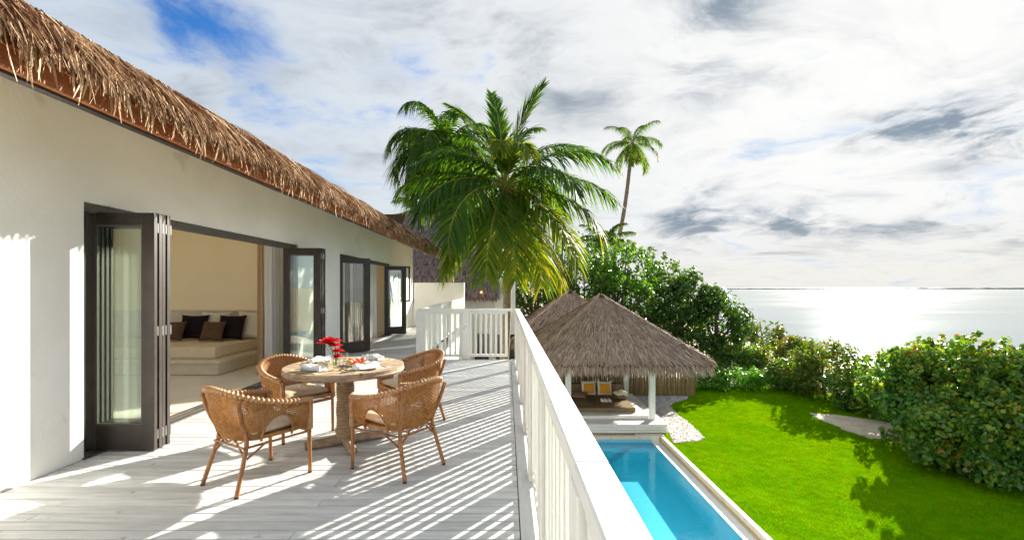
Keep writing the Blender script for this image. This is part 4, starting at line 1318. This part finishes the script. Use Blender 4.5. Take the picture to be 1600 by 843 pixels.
pav = thing('pool_pavilion', (3.86, 19.0, GZ), 'thatched garden pavilion with white posts at the end of the pool', 'pavilion')
fx0, fx1, fy0, fy1 = 2.29, 5.42, 17.16, 20.94
pavilion_roof(pav, 3.88, 19.0, 3.10, 3.40, -1.02, 1.20, 34, 620, 20)
for (x, y) in ((fx0, fy0), (fx1, fy0), (fx0, fy1), (fx1, fy1)):
    B((x - .10, x + .10, y - .10, y + .10, PZ + 0.002, -.75)).build('post', post_m, pav, bevel=0.012)
for y in (fy0, fy1):
    B((1.4, 6.3, y - .06, y + .06, -.745, -.60)).build('beam', fascia_m, pav)
for k in range(26):                                 # deck planks of the pavilion floor, running across
    y0 = 16.50 + k * 0.185
    B((1.9, 5.78, y0, y0 + 0.181, PZ - 0.04, PZ - (0.0005 if k % 2 else 0.0))).build('floor_plank', pooldeck_m, pav, bevel=0.003)
for k in range(3):
    z1 = PZ - 0.045 - k * 0.098
    B((1.9, 5.775, 16.53, 16.56, z1 - .085, z1)).build('fascia_slat', pooldeck_m, pav, bevel=0.004)
    B((5.735, 5.765, 16.562, 21.2, z1 - .085, z1)).build('fascia_slat', pooldeck_m, pav, bevel=0.004)
B((1.92, 5.70, 16.62, 21.2, GZ, PZ - 0.045)).build('plinth', deckdark, pav)
B((2.0, 5.30, 17.17, 20.80, PZ + 0.002, PZ + 0.12)).build('sleeping_platform', pooldeck_m, pav, bevel=0.008)
MZ = PZ + 0.122
mt_ = thing('mattress', (3.7, 18.9, MZ), 'wide taupe mattress on the pavilion platform', 'mattress')
B((2.35, 4.95, 17.62, 20.30, MZ, MZ + .17)).build('cover', taupe_fab, mt_, bevel=0.04, seg=3)
for (x0, x1, lab) in ((2.40, 3.72, 'brown backrest bolster on the left of the pavilion mattress'), (3.76, 5.08, 'brown backrest bolster on the right of the pavilion mattress')):
    o = B((x0, x1, 20.0, 20.26, MZ + .172, MZ + .60)).build('backrest_cushion', taupe_fab, bevel=0.06, seg=3)
    tag(o, lab, 'cushion')
TM = MZ + .17


def bordered(loc, tilt, yaw, label):
    root = thing('bordered_cushion', (0, 0, 0), label, 'cushion', 'yellow cushions in the pavilion')
    pillow(.62, .60, .15, 5, 14, 0.05).build('border', cream_fab, root)
    xform(pillow(.50, .48, .17, 8, 10, 0.02), TRS((0, -.02, 0.012))).build('panel', mustard_fab, root)
    root.matrix_world = TRS(loc, math.radians(90 - tilt), 0, yaw)
    return root


bordered((3.52, 19.80, TM + .29), 18, 0.02, 'yellow cushion with white border on the left in the pavilion')
bordered((4.20, 19.78, TM + .29), 18, -0.03, 'yellow cushion with white border on the right in the pavilion')
o = pillow(.62, .5, .18, 3, 14, 0.08).build('lying_cushion', taupe_fab); o.matrix_world = TRS((3.03, 19.1, TM + .16), .22, 0.05, -.35); tag(o, 'brown cushion lying flat at the left of the pavilion mattress', 'cushion')
o = pillow(.52, .42, .15, 3, 14, 0.08).build('lying_cushion', taupe_fab); o.matrix_world = TRS((4.72, 19.1, TM + .085), 0, 0, .3); tag(o, 'brown cushion lying flat under the pale one in the pavilion', 'cushion')
o = pillow(.50, .40, .17, 2.6, 14, 0.08).build('lying_cushion', cream_fab); o.matrix_world = TRS((4.71, 19.14, TM + .235), .10, -.12, .35); tag(o, 'pale cushion stacked on a brown cushion in the pavilion', 'cushion')
tray = thing('serving_tray', (3.98, 18.45, TM), 'red brown wooden tray holding rolled towels on the pavilion mattress', 'tray')
B((3.68, 4.28, 18.22, 18.68, TM + .002, TM + .018)).build('base', tray_m, tray)
B((3.68, 3.70, 18.22, 18.68, TM + .019, TM + .075), (4.26, 4.28, 18.22, 18.68, TM + .019, TM + .075)).build('end', tray_m, tray)
B((3.702, 4.258, 18.22, 18.24, TM + .019, TM + .075)).build('side', tray_m, tray); B((3.702, 4.258, 18.66, 18.68, TM + .019, TM + .075)).build('side', tray_m, tray)
for k, lab in enumerate(('leftmost rolled white towel on the tray', 'middle rolled white towel on the tray', 'rightmost rolled white towel on the tray')):
    x = 3.83 + k * .145
    pts = [(x, 18.28 + .34 * i / 10, TM + .083) for i in range(11)]
    m = MB().tube(pts, [.05, .062, .063, .064, .063, .062, .064, .063, .063, .062, .05], 14)
    tag(m.build('rolled_towel', towel_m), lab + ' in the pavilion', 'towel', 'rolled towels on the tray')

pav2 = thing('garden_pavilion', (3.45, 25.2, GZ), 'second thatched pavilion half hidden behind the first', 'pavilion')
pavilion_roof(pav2, 3.40, 25.0, 3.2, 3.2, -1.0, 1.34, 22, 420, 40)
for (x, y) in ((1.9, 23.4), (4.9, 23.4), (1.9, 26.6), (4.9, 26.6)):
    B((x - .10, x + .10, y - .10, y + .10, GZ, -.8)).build('post', post_m, pav2)
B((1.2, 5.6, 22.9, 27.1, GZ, GZ + .3)).build('platform', pooldeck_m, pav2)

# bamboo screen behind the pavilion
fence = thing('bamboo_fence', (5.5, 22.2, GZ), 'bamboo pole screen behind the pavilion daybed', 'fence')
pole_me = []
for k in range(4):
    h = 1.95 + .06 * k
    m = MB(); m.tube([(0, 0, 0), (.004, 0, h * .3), (-.004, .003, h * .62), (.003 * k, 0, h)], [.034, .032, .033, .030], 7)
    for q in range(5): m.lathe((0, 0, .2 + q * .37 + .05 * k), [(.033, -.008), (.038, 0), (.033, .008)], 7, closed_ends=False)
    pole_me.append(m.mesh('bamboo_pole'))
for k in range(112):
    x = 1.2 + k * .071
    o = link_mesh('bamboo_pole', pole_me[k % 4], bamboo_m, fence)
    o.location = (x - 5.5, random.uniform(-.02, .02), random.uniform(-.08, .02)); o.rotation_euler = (random.uniform(-.02, .02), random.uniform(-.025, .025), random.uniform(0, 6))
for z in (.45, 1.5):
    MB().tube([(1.2, 22.25, GZ + z), (9.1, 22.25, GZ + z)], .03, 8).build('cross_pole', bamboo_m, fence)

# small thatched beach umbrella by the shore
um = thing('beach_umbrella', (18.1, 35.0, GZ), 'small weathered thatched beach umbrella glimpsed between the shrubs', 'umbrella')
MB().lathe((18.1, 35, -2.35), [(1.35, -.05), (1.3, .06), (.75, .62), (.25, 1.05), (.0005, 1.15)], 24, closed_ends=False).build('canopy', thatch_grey, um)
MB().tube([(18.1, 35, GZ - .3), (18.1, 35, -1.4)], .06, 8).build('pole', bark, um)

# ------------------------------------------------------------------ palms


def frond_mesh(az_, el_, L, droop, roll=0.0, nl=80, lw=0.05, ll=0.85, sparse=0.0, hang=0.6, yel=0.0, seed=0):
    """one coconut frond starting at the origin: rachis tube and two rows of leaflets"""
    r = np.random.default_rng(seed)
    pts = []
    hd = np.array([math.cos(az_), math.sin(az_), 0.0])
    ang = el_; p = np.zeros(3); n = 22
    yaw = 0.0
    for i in range(n + 1):
        pts.append(p.copy())
        t = i / n
        ang2 = el_ - droop * (t ** 1.5)
        h2 = np.array([math.cos(az_ + roll * .25 * t), math.sin(az_ + roll * .25 * t), 0])
        p = p + (h2 * math.cos(ang2) + np.array([0, 0, 1]) * math.sin(ang2)) * (L / n)
    P = np.array(pts)
    Tn = unit(np.gradient(P, axis=0))
    sidev = unit(np.cross(Tn, np.array([[0, 0, 1.0]]) + 1e-6)) if abs(el_) < 1.45 else unit(np.cross(Tn, np.array([[math.sin(az_), -math.cos(az_), .2]])))
    upv = unit(np.cross(sidev, Tn))
    cr, sr = math.cos(roll), math.sin(roll)
    sidev, upv = sidev * cr + upv * sr, upv * cr - sidev * sr
    base, dirs, sd, ln, bd, vr, wd = [], [], [], [], [], [], []
    for s in (1, -1):
        for k in range(nl):
            t = 0.13 + 0.86 * (k + r.random() * .6) / nl
            if r.random() < sparse: continue
            f = t * n; i = min(int(f), n - 1); g = f - i
            c = P[i] * (1 - g) + P[i + 1] * g
            T_, S_, U_ = Tn[i], sidev[i] * s, upv[i]
            fwd = 0.45 + 0.75 * t + (1.3 if el_ > 1.0 else 0.0)
            d = S_ * (1.0 + r.normal(0, .12)) + T_ * (fwd + r.normal(0, .18)) + U_ * (0.12 + r.normal(0, .18))
            d /= np.linalg.norm(d)
            l = ll * (math.sin(math.pi * min(1, .16 + .80 * t)) ** .6) * (0.85 + .3 * r.random())
            base.append(c); dirs.append(d); ln.append(l)
            sdv = np.cross(d, U_ + r.normal(0, .25, 3)); sd.append(sdv / np.linalg.norm(sdv))
            bd.append(np.array([0, 0, -1.0]) * l * hang * (0.7 + .6 * r.random()) + r.normal(0, .02, 3))
            vr.append(np.clip(.32 + .16 * r.normal() + .78 * yel * (.4 + .6 * t), 0, 1)); wd.append(lw * (.8 + .4 * r.random()))
    v, q, a = ribbons(np.array(base), np.array(dirs), np.array(sd), np.array(ln), np.array(wd), np.array(bd), 3, [.55, 1, .75, .08], np.array(vr))
    rad = [0.035 * (1 - .88 * i / n) * (L / 4.2) + .004 for i in range(n + 1)]
    return array_mesh('frond', v, q, a), MB().tube([tuple(x) for x in P], rad, 6).mesh('midrib')


def palm(name, label, base, crown, fronds, trunk_r, bendv, leafmat_=None, ll=.85, lw=.05, nuts=0, dead=0, group=None):
    root = thing(name, base, label, 'palm tree', group)
    b, c = Vector(base), Vector(crown)
    pts = []
    for i in range(41):
        t = i / 40
        p = b.lerp(c, t) + Vector(bendv) * math.sin(math.pi * t) * (1 - .3 * t)
        pts.append(p)
    rad = [trunk_r * (1.25 if i == 0 else 1.12 - .38 * (i / 40)) * (1 + (.05 if i % 2 else -.02)) for i in range(41)]
    MB().tube(pts, rad, 12).build('trunk', palm_bark, root)
    for k, fr in enumerate(fronds):
        az_, el_, L, dr = fr[:4]
        kw = fr[4] if len(fr) > 4 else {}
        me, mr = frond_mesh(math.radians(az_), math.radians(el_), L, math.radians(dr), seed=k * 7 + int(abs(base[0] * 10)), ll=kw.pop('ll', ll), lw=kw.pop('lw', lw), **kw)
        o = link_mesh('frond', me, leafmat_ or palm_leaf, root); o.location = c - b
        r = link_mesh('midrib', mr, midrib_m, o)
        r.location = (0, 0, 0)
    for k in range(nuts):
        a = k * 2.1
        p = c + Vector((.22 * math.cos(a), .22 * math.sin(a), -.28 - .08 * (k % 3)))
        MB().lathe(tuple(p), [(.0005, -.13), (.08, -.10), (.115, 0), (.08, .11), (.0005, .15)], 10, closed_ends=False).build('coconut', lime_leaf if False else cane, root)
    for k in range(dead):
        a = k * 2.4 + 1.0
        me, mr = frond_mesh(a, math.radians(-55), fronds[0][2] * .55, math.radians(35), seed=900 + k, ll=ll * .7, lw=lw * .8, sparse=.3, hang=1.0)
        o = link_mesh('dry_frond', me, dead_frond, root); o.location = c - b; o['label'] = 'dry brown hanging frond'
    return root


# azimuth: 0 = right in the picture, 90 = away, 180 = left, 270 = towards the camera
Y_ = dict(yel=.55)
main_fronds = [
    (110, 78, 4.2, 26, dict(hang=.15, ll=1.05)), (-20, 80, 3.7, 34, dict(hang=.15, ll=1.0)), (170, 74, 3.8, 52, dict(hang=.25, ll=.95)), (60, 70, 4.2, 66, dict(hang=.35)), (20, 56, 4.1, 92, dict(hang=.45)), (-12, 40, 4.1, 85, dict(hang=.6)),
    (5, 18, 4.3, 68, dict(hang=.7)), (-20, -6, 4.3, 66, dict(yel=.35)), (-38, -26, 4.4, 54, dict(yel=.5)), (28, -14, 4.2, 62, dict(yel=.5)),
    (-60, -42, 4.3, 42, dict(yel=.6)), (-82, -40, 4.2, 44, dict(yel=.45)), (-104, -36, 4.2, 48, dict(yel=.35)), (-128, -8, 4.2, 84, dict(roll=.5, yel=.15)),
    (-150, 10, 4.0, 92, dict(roll=.3)), (186, 20, 4.0, 66, dict(hang=.75)), (172, 54, 3.6, 95), (140, 68, 3.7, 70), (200, 44, 3.5, 95),
    (120, 30, 3.6, 90), (80, 35, 3.6, 90), (45, 22, 3.6, 90), (-70, 60, 2.8, 125, dict(yel=.5)), (-95, 72, 2.6, 135, dict(yel=.5)), (100, -25, 3.9, 50, Y_),
    (150, -34, 4.0, 42, dict(yel=.35)), (65, -38, 4.1, 40, Y_), (10, -46, 4.1, 36, dict(yel=.65)), (-160, -40, 4.0, 42, dict(yel=.3)), (-45, 22, 3.6, 95),
]
palm('coconut_palm', 'large coconut palm with yellowing fronds rising behind the end of the terrace', (-0.42, 16.0, GZ), (-0.05, 16.2, 5.15), main_fronds, .155, (.28, 0, 0), ll=1.08, lw=.060, nuts=5, dead=3)
back_fronds = [(100 + 137.5 * k, 72 - 5.0 * k, 3.3, 100 + (k * 13) % 40, dict(hang=.9, yel=.08)) for k in range(24)]
palm('coconut_palm', 'darker coconut palm standing behind the large one on its left', (-2.0, 20.9, GZ), (-2.85, 21.2, 8.0), back_fronds, .15, (-.2, 0, 0), ll=1.1, lw=.062)
tall_fronds = [(40 + 137.5 * k, 72 - 7.6 * k, 3.7, 74 + (k * 17) % 30, dict(yel=.02 * k, hang=.75)) for k in range(15)]
palm('coconut_palm', 'tall slender coconut palm leaning above the trees against the sky', (6.3, 48.0, GZ), (13.1, 48.0, 16.6), tall_fronds, .24, (1.9, 0, -1.2), ll=.85, lw=.05, dead=3)
small_fronds = [(30 + 137.5 * k, 70 - 5 * k, 2.9, 70, dict(yel=.1)) for k in range(15)]
palm('coconut_palm', 'low coconut palm whose fronds peek over the trees under the tall palm', (8.2, 40.0, GZ), (8.6, 40.0, 5.4), small_fronds, .15, (.2, 0, 0), ll=.9, lw=.07)
palm('coconut_palm', 'distant palm top just showing above the dark villa roof', (-6.1, 34.0, GZ), (-6.05, 34.0, 6.6), small_fronds[:12], .15, (0, 0, 0), ll=.9, lw=.07)

# ------------------------------------------------------------------ trees, shrubs and hedges


def noise3(P, k, seed):
    r = np.random.default_rng(seed)
    out = np.zeros(len(P))
    for i in range(5):
        w = r.normal(0, 1, 3) * k * (1 + .5 * i); ph = r.random() * 6.28
        out += np.sin(P @ w + ph) / (1 + .4 * i)
    return out / 2.2


def leaf_cloud(blobs, density, size, seed, shell=(0.72, 1.04), gaps=-.45, seglen=2, aspect=.62, upbias=.35, tint=0.0, inner=0.0):
    r = np.random.default_rng(seed)
    parts = []
    for (cx, cy, cz, rx, ry, rz) in blobs:
        n = int(density * 4.2 * ((rx * ry + ry * rz + rx * rz) / 3))
        d = unit(r.normal(0, 1, (n, 3)))
        rr = shell[0] + (shell[1] - shell[0]) * r.random(n) ** .6
        if inner: rr = np.where(r.random(n) < inner, rr * .75, rr)
        C = np.array([cx, cy, cz]); R = np.array([rx, ry, rz])
        P = C + d * R * rr[:, None]
        P += 0.10 * R * np.stack([noise3(P, 2.6, seed + 1), noise3(P, 2.6, seed + 2), noise3(P, 2.6, seed + 3)], 1)
        keep = (noise3(P, 3.0, seed + 5) > gaps) & (P[:, 2] > GZ + .02)
        P, d = P[keep], d[keep]; n = len(P)
        if n < 3: continue
        nrm = unit(d + r.normal(0, .55, (n, 3)) + np.array([0, 0, upbias]))
        t = unit(np.cross(nrm, r.normal(0, 1, (n, 3))) + np.array([0, 0, -.15]))
        sd = unit(np.cross(nrm, t))
        s = size * (.4 + 1.0 * r.random(n) ** 1.4)
        clump = noise3(P, 1.7, seed + 9)
        top = np.clip(d[:, 2], -1, 1)
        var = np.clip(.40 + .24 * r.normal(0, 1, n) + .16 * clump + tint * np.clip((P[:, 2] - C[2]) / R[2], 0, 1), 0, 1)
        parts.append(ribbons(P - t * (s * .5)[:, None], t, sd, s, s * aspect, -nrm * (s * .22)[:, None], 2, [.35, 1.0, .22], var))
    return merge(parts)


def woody(name, label, cat, base, blobs, mat, density, size, seed, trunk_r=.12, group=None, part='crown', stem='trunk', **kw):
    root = thing(name, base, label, cat, group)
    v, q, a = leaf_cloud(blobs, density, size, seed, **kw)
    o = link_mesh(part, array_mesh(part, v, q, a, origin=ORIG[root]), mat, root)
    o['kind'] = 'stuff'
    r = random.Random(seed)
    b = Vector(base)
    cz = sum(x[2] for x in blobs) / len(blobs)
    m = MB()
    top = Vector((sum(x[0] for x in blobs) / len(blobs), sum(x[1] for x in blobs) / len(blobs), cz))
    fork = b.lerp(top, .45) + Vector((r.uniform(-.15, .15), r.uniform(-.15, .15), 0))
    m.tube([b - Vector((0, 0, .1)), b.lerp(fork, .5) + Vector((.05, .03, 0)), fork], [trunk_r * 1.2, trunk_r, trunk_r * .85], 8)
    for x in blobs[::max(1, len(blobs) // 14)]:
        e = Vector(x[:3]); mid = fork.lerp(e, .5) + Vector((r.uniform(-.2, .2), r.uniform(-.2, .2), .1))
        m.tube([fork, mid, e], [trunk_r * .55, trunk_r * .32, trunk_r * .12], 6, False)
    m.build(stem, bark, root)
    return root


def crown_blobs(cx, cy, z0, z1, rx, ry, n, r0, seed):
    """many small leaf clumps spread over an uneven ellipsoid"""
    r = np.random.default_rng(seed)
    out = []
    zc_, rz = (z0 + z1) / 2, (z1 - z0) / 2
    for i in range(n):
        d = r.normal(0, 1, 3); d /= np.linalg.norm(d)
        if d[1] > .5: d[1] *= .4
        k = .55 + .38 * r.random()
        s = r0 * (.65 + .7 * r.random())
        out.append((cx + d[0] * rx * k, cy + d[1] * ry * k, max(zc_ + d[2] * rz * k, GZ + s * .6), s, s, s * .8))
    for i in range(n):                                  # sprigs standing out of the outline
        d = r.normal(0, 1, 3); d[2] = abs(d[2]) + .15; d /= np.linalg.norm(d)
        k = .93 + .16 * r.random()
        s = r0 * (.22 + .25 * r.random())
        out.append((cx + d[0] * rx * k, cy + d[1] * ry * k, zc_ + d[2] * rz * k, s * .8, s * .8, s * 1.4))
    return out


tree_specs = [  # px x centre, depth, top px y, bottom z, half width, material, label
    (905, 31.0, 372, -1.5, 2.6, tree_leaf, 'dark broadleaf tree behind the second pavilion, under the tall palm trunk'),
    (968, 29.0, 380, -2.2, 2.4, lime_leaf, 'lime green broadleaf tree just above the pavilion apex'),
    (1015, 32.0, 393, -2.4, 2.7, tree_leaf, 'tall broadleaf tree right of the lime green one'),
    (1062, 29.5, 420, -2.8, 2.1, tree_leaf, 'deep green broadleaf tree above the right slope of the pavilion roof'),
    (1118, 29.0, 452, -3.2, 1.9, tree_leaf, 'outermost round broadleaf tree at the edge of the sea view'),
    (838, 33.0, 398, -2.5, 2.6, tree_leaf, 'shaded broadleaf tree behind the hanging palm fronds'),
    (770, 36.0, 400, -2.5, 2.8, tree_leaf, 'shaded broadleaf tree behind the large palm trunk'),
]
for i, (px, d, ty, zb, hw, mat_, lab) in enumerate(tree_specs):
    x = (px - PX) / F * d; zt = EYE + (PY - ty) / F * d
    bl = crown_blobs(x, d, zb, zt, hw, hw * .9, 46, .72, 100 + i)
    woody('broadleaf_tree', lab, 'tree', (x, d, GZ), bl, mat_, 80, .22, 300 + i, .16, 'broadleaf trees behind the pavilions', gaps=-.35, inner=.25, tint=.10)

shrub_specs = [  # px centre x, depth, top px y, half width x, depth half, material, leaf size, label
    (1195, 31.0, 500, 1.5, 1.3, warm_leaf, .17, 'tall thin shrub by the sea right of the trees'),
    (1160, 27.5, 540, 1.6, 1.2, shrub_leaf, .17, 'rounded shrub between the trees and the low bright hedge'),
    (1240, 26.0, 528, 1.7, 1.3, warm_leaf, .17, 'yellow green shrub behind the low bright hedge'),
    (1290, 21.8, 535, 1.7, 1.4, warm_leaf, .16, 'yellow green shrub in the middle of the seaside row'),
    (1345, 19.8, 578, 1.5, 1.2, shrub_leaf, .16, 'lower shrub beside the sandy path with sea behind'),
    (1235, 23.6, 565, 1.2, 0.9, shrub_leaf, .16, 'green shrub at the right end of the low bright hedge'),
    (1395, 18.2, 548, 1.2, 1.2, shrub_leaf, .16, 'green shrub where the sandy path disappears'),
]
for i, (px, d, ty, hw, hd, mat_, ls, lab) in enumerate(shrub_specs):
    x = (px - PX) / F * d; zt = EYE + (PY - ty) / F * d
    bl = crown_blobs(x, d, GZ - .1, zt, hw, hd, 56, .42, 500 + i)
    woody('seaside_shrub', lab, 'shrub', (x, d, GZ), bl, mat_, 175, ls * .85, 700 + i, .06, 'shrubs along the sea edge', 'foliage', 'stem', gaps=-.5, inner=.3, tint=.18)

big_specs = [  # x, y, half x, half y, top z, label
    (13.0, 14.75, 1.30, 1.25, -0.45, 'large leafy bush at the corner where the sandy path meets the lawn'),
    (14.2, 13.6, 1.6, 1.5, -0.02, 'tallest leafy bush in the middle of the big thicket by the lawn'),
    (12.7, 13.35, 1.15, 1.0, -1.45, 'low spreading bush at the foot of the big thicket by the lawn'),
    (13.5, 12.0, 1.45, 1.0, -1.35, 'bushy mound nearest the camera in the big thicket by the lawn'),
    (15.9, 12.9, 1.8, 1.7, -0.10, 'leafy bush at the right edge of the picture'),
    (15.0, 16.0, 1.9, 1.3, -0.22, 'reddish topped bush at the back of the big thicket by the lawn'),
]
for i, (x, y, hx, hy, zt, lab) in enumerate(big_specs):
    bl = crown_blobs(x, y, GZ - .1, zt, hx, hy, 74, .40, 800 + i)
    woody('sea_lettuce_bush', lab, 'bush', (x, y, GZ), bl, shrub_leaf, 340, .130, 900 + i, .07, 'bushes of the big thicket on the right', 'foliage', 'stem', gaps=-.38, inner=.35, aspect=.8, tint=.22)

hedge = thing('low_hedge', (11.2, 23.7, GZ), 'low bright green hedge at the far edge of the lawn', 'hedge')
r = np.random.default_rng(5)
bl = [(9.3 + 4.0 * r.random(), 23.7 + .9 * (r.random() - .5), GZ + .25 + .7 * r.random(), .32, .3, .32) for _ in range(90)]
v, q, a = leaf_cloud(bl, 110, .17, 55, gaps=-.8, inner=.2, aspect=.38, upbias=.9)
o = link_mesh('foliage', array_mesh('foliage', v, q, a, origin=ORIG[hedge]), hedge_leaf, hedge); o['kind'] = 'stuff'
m = MB()
for k in range(14): m.tube([(9.4 + k * .29, 23.7, GZ - .05), (9.45 + k * .29, 23.7, GZ + .6)], [.02, .012], 5)
m.build('stems', bark, hedge, kind='stuff')
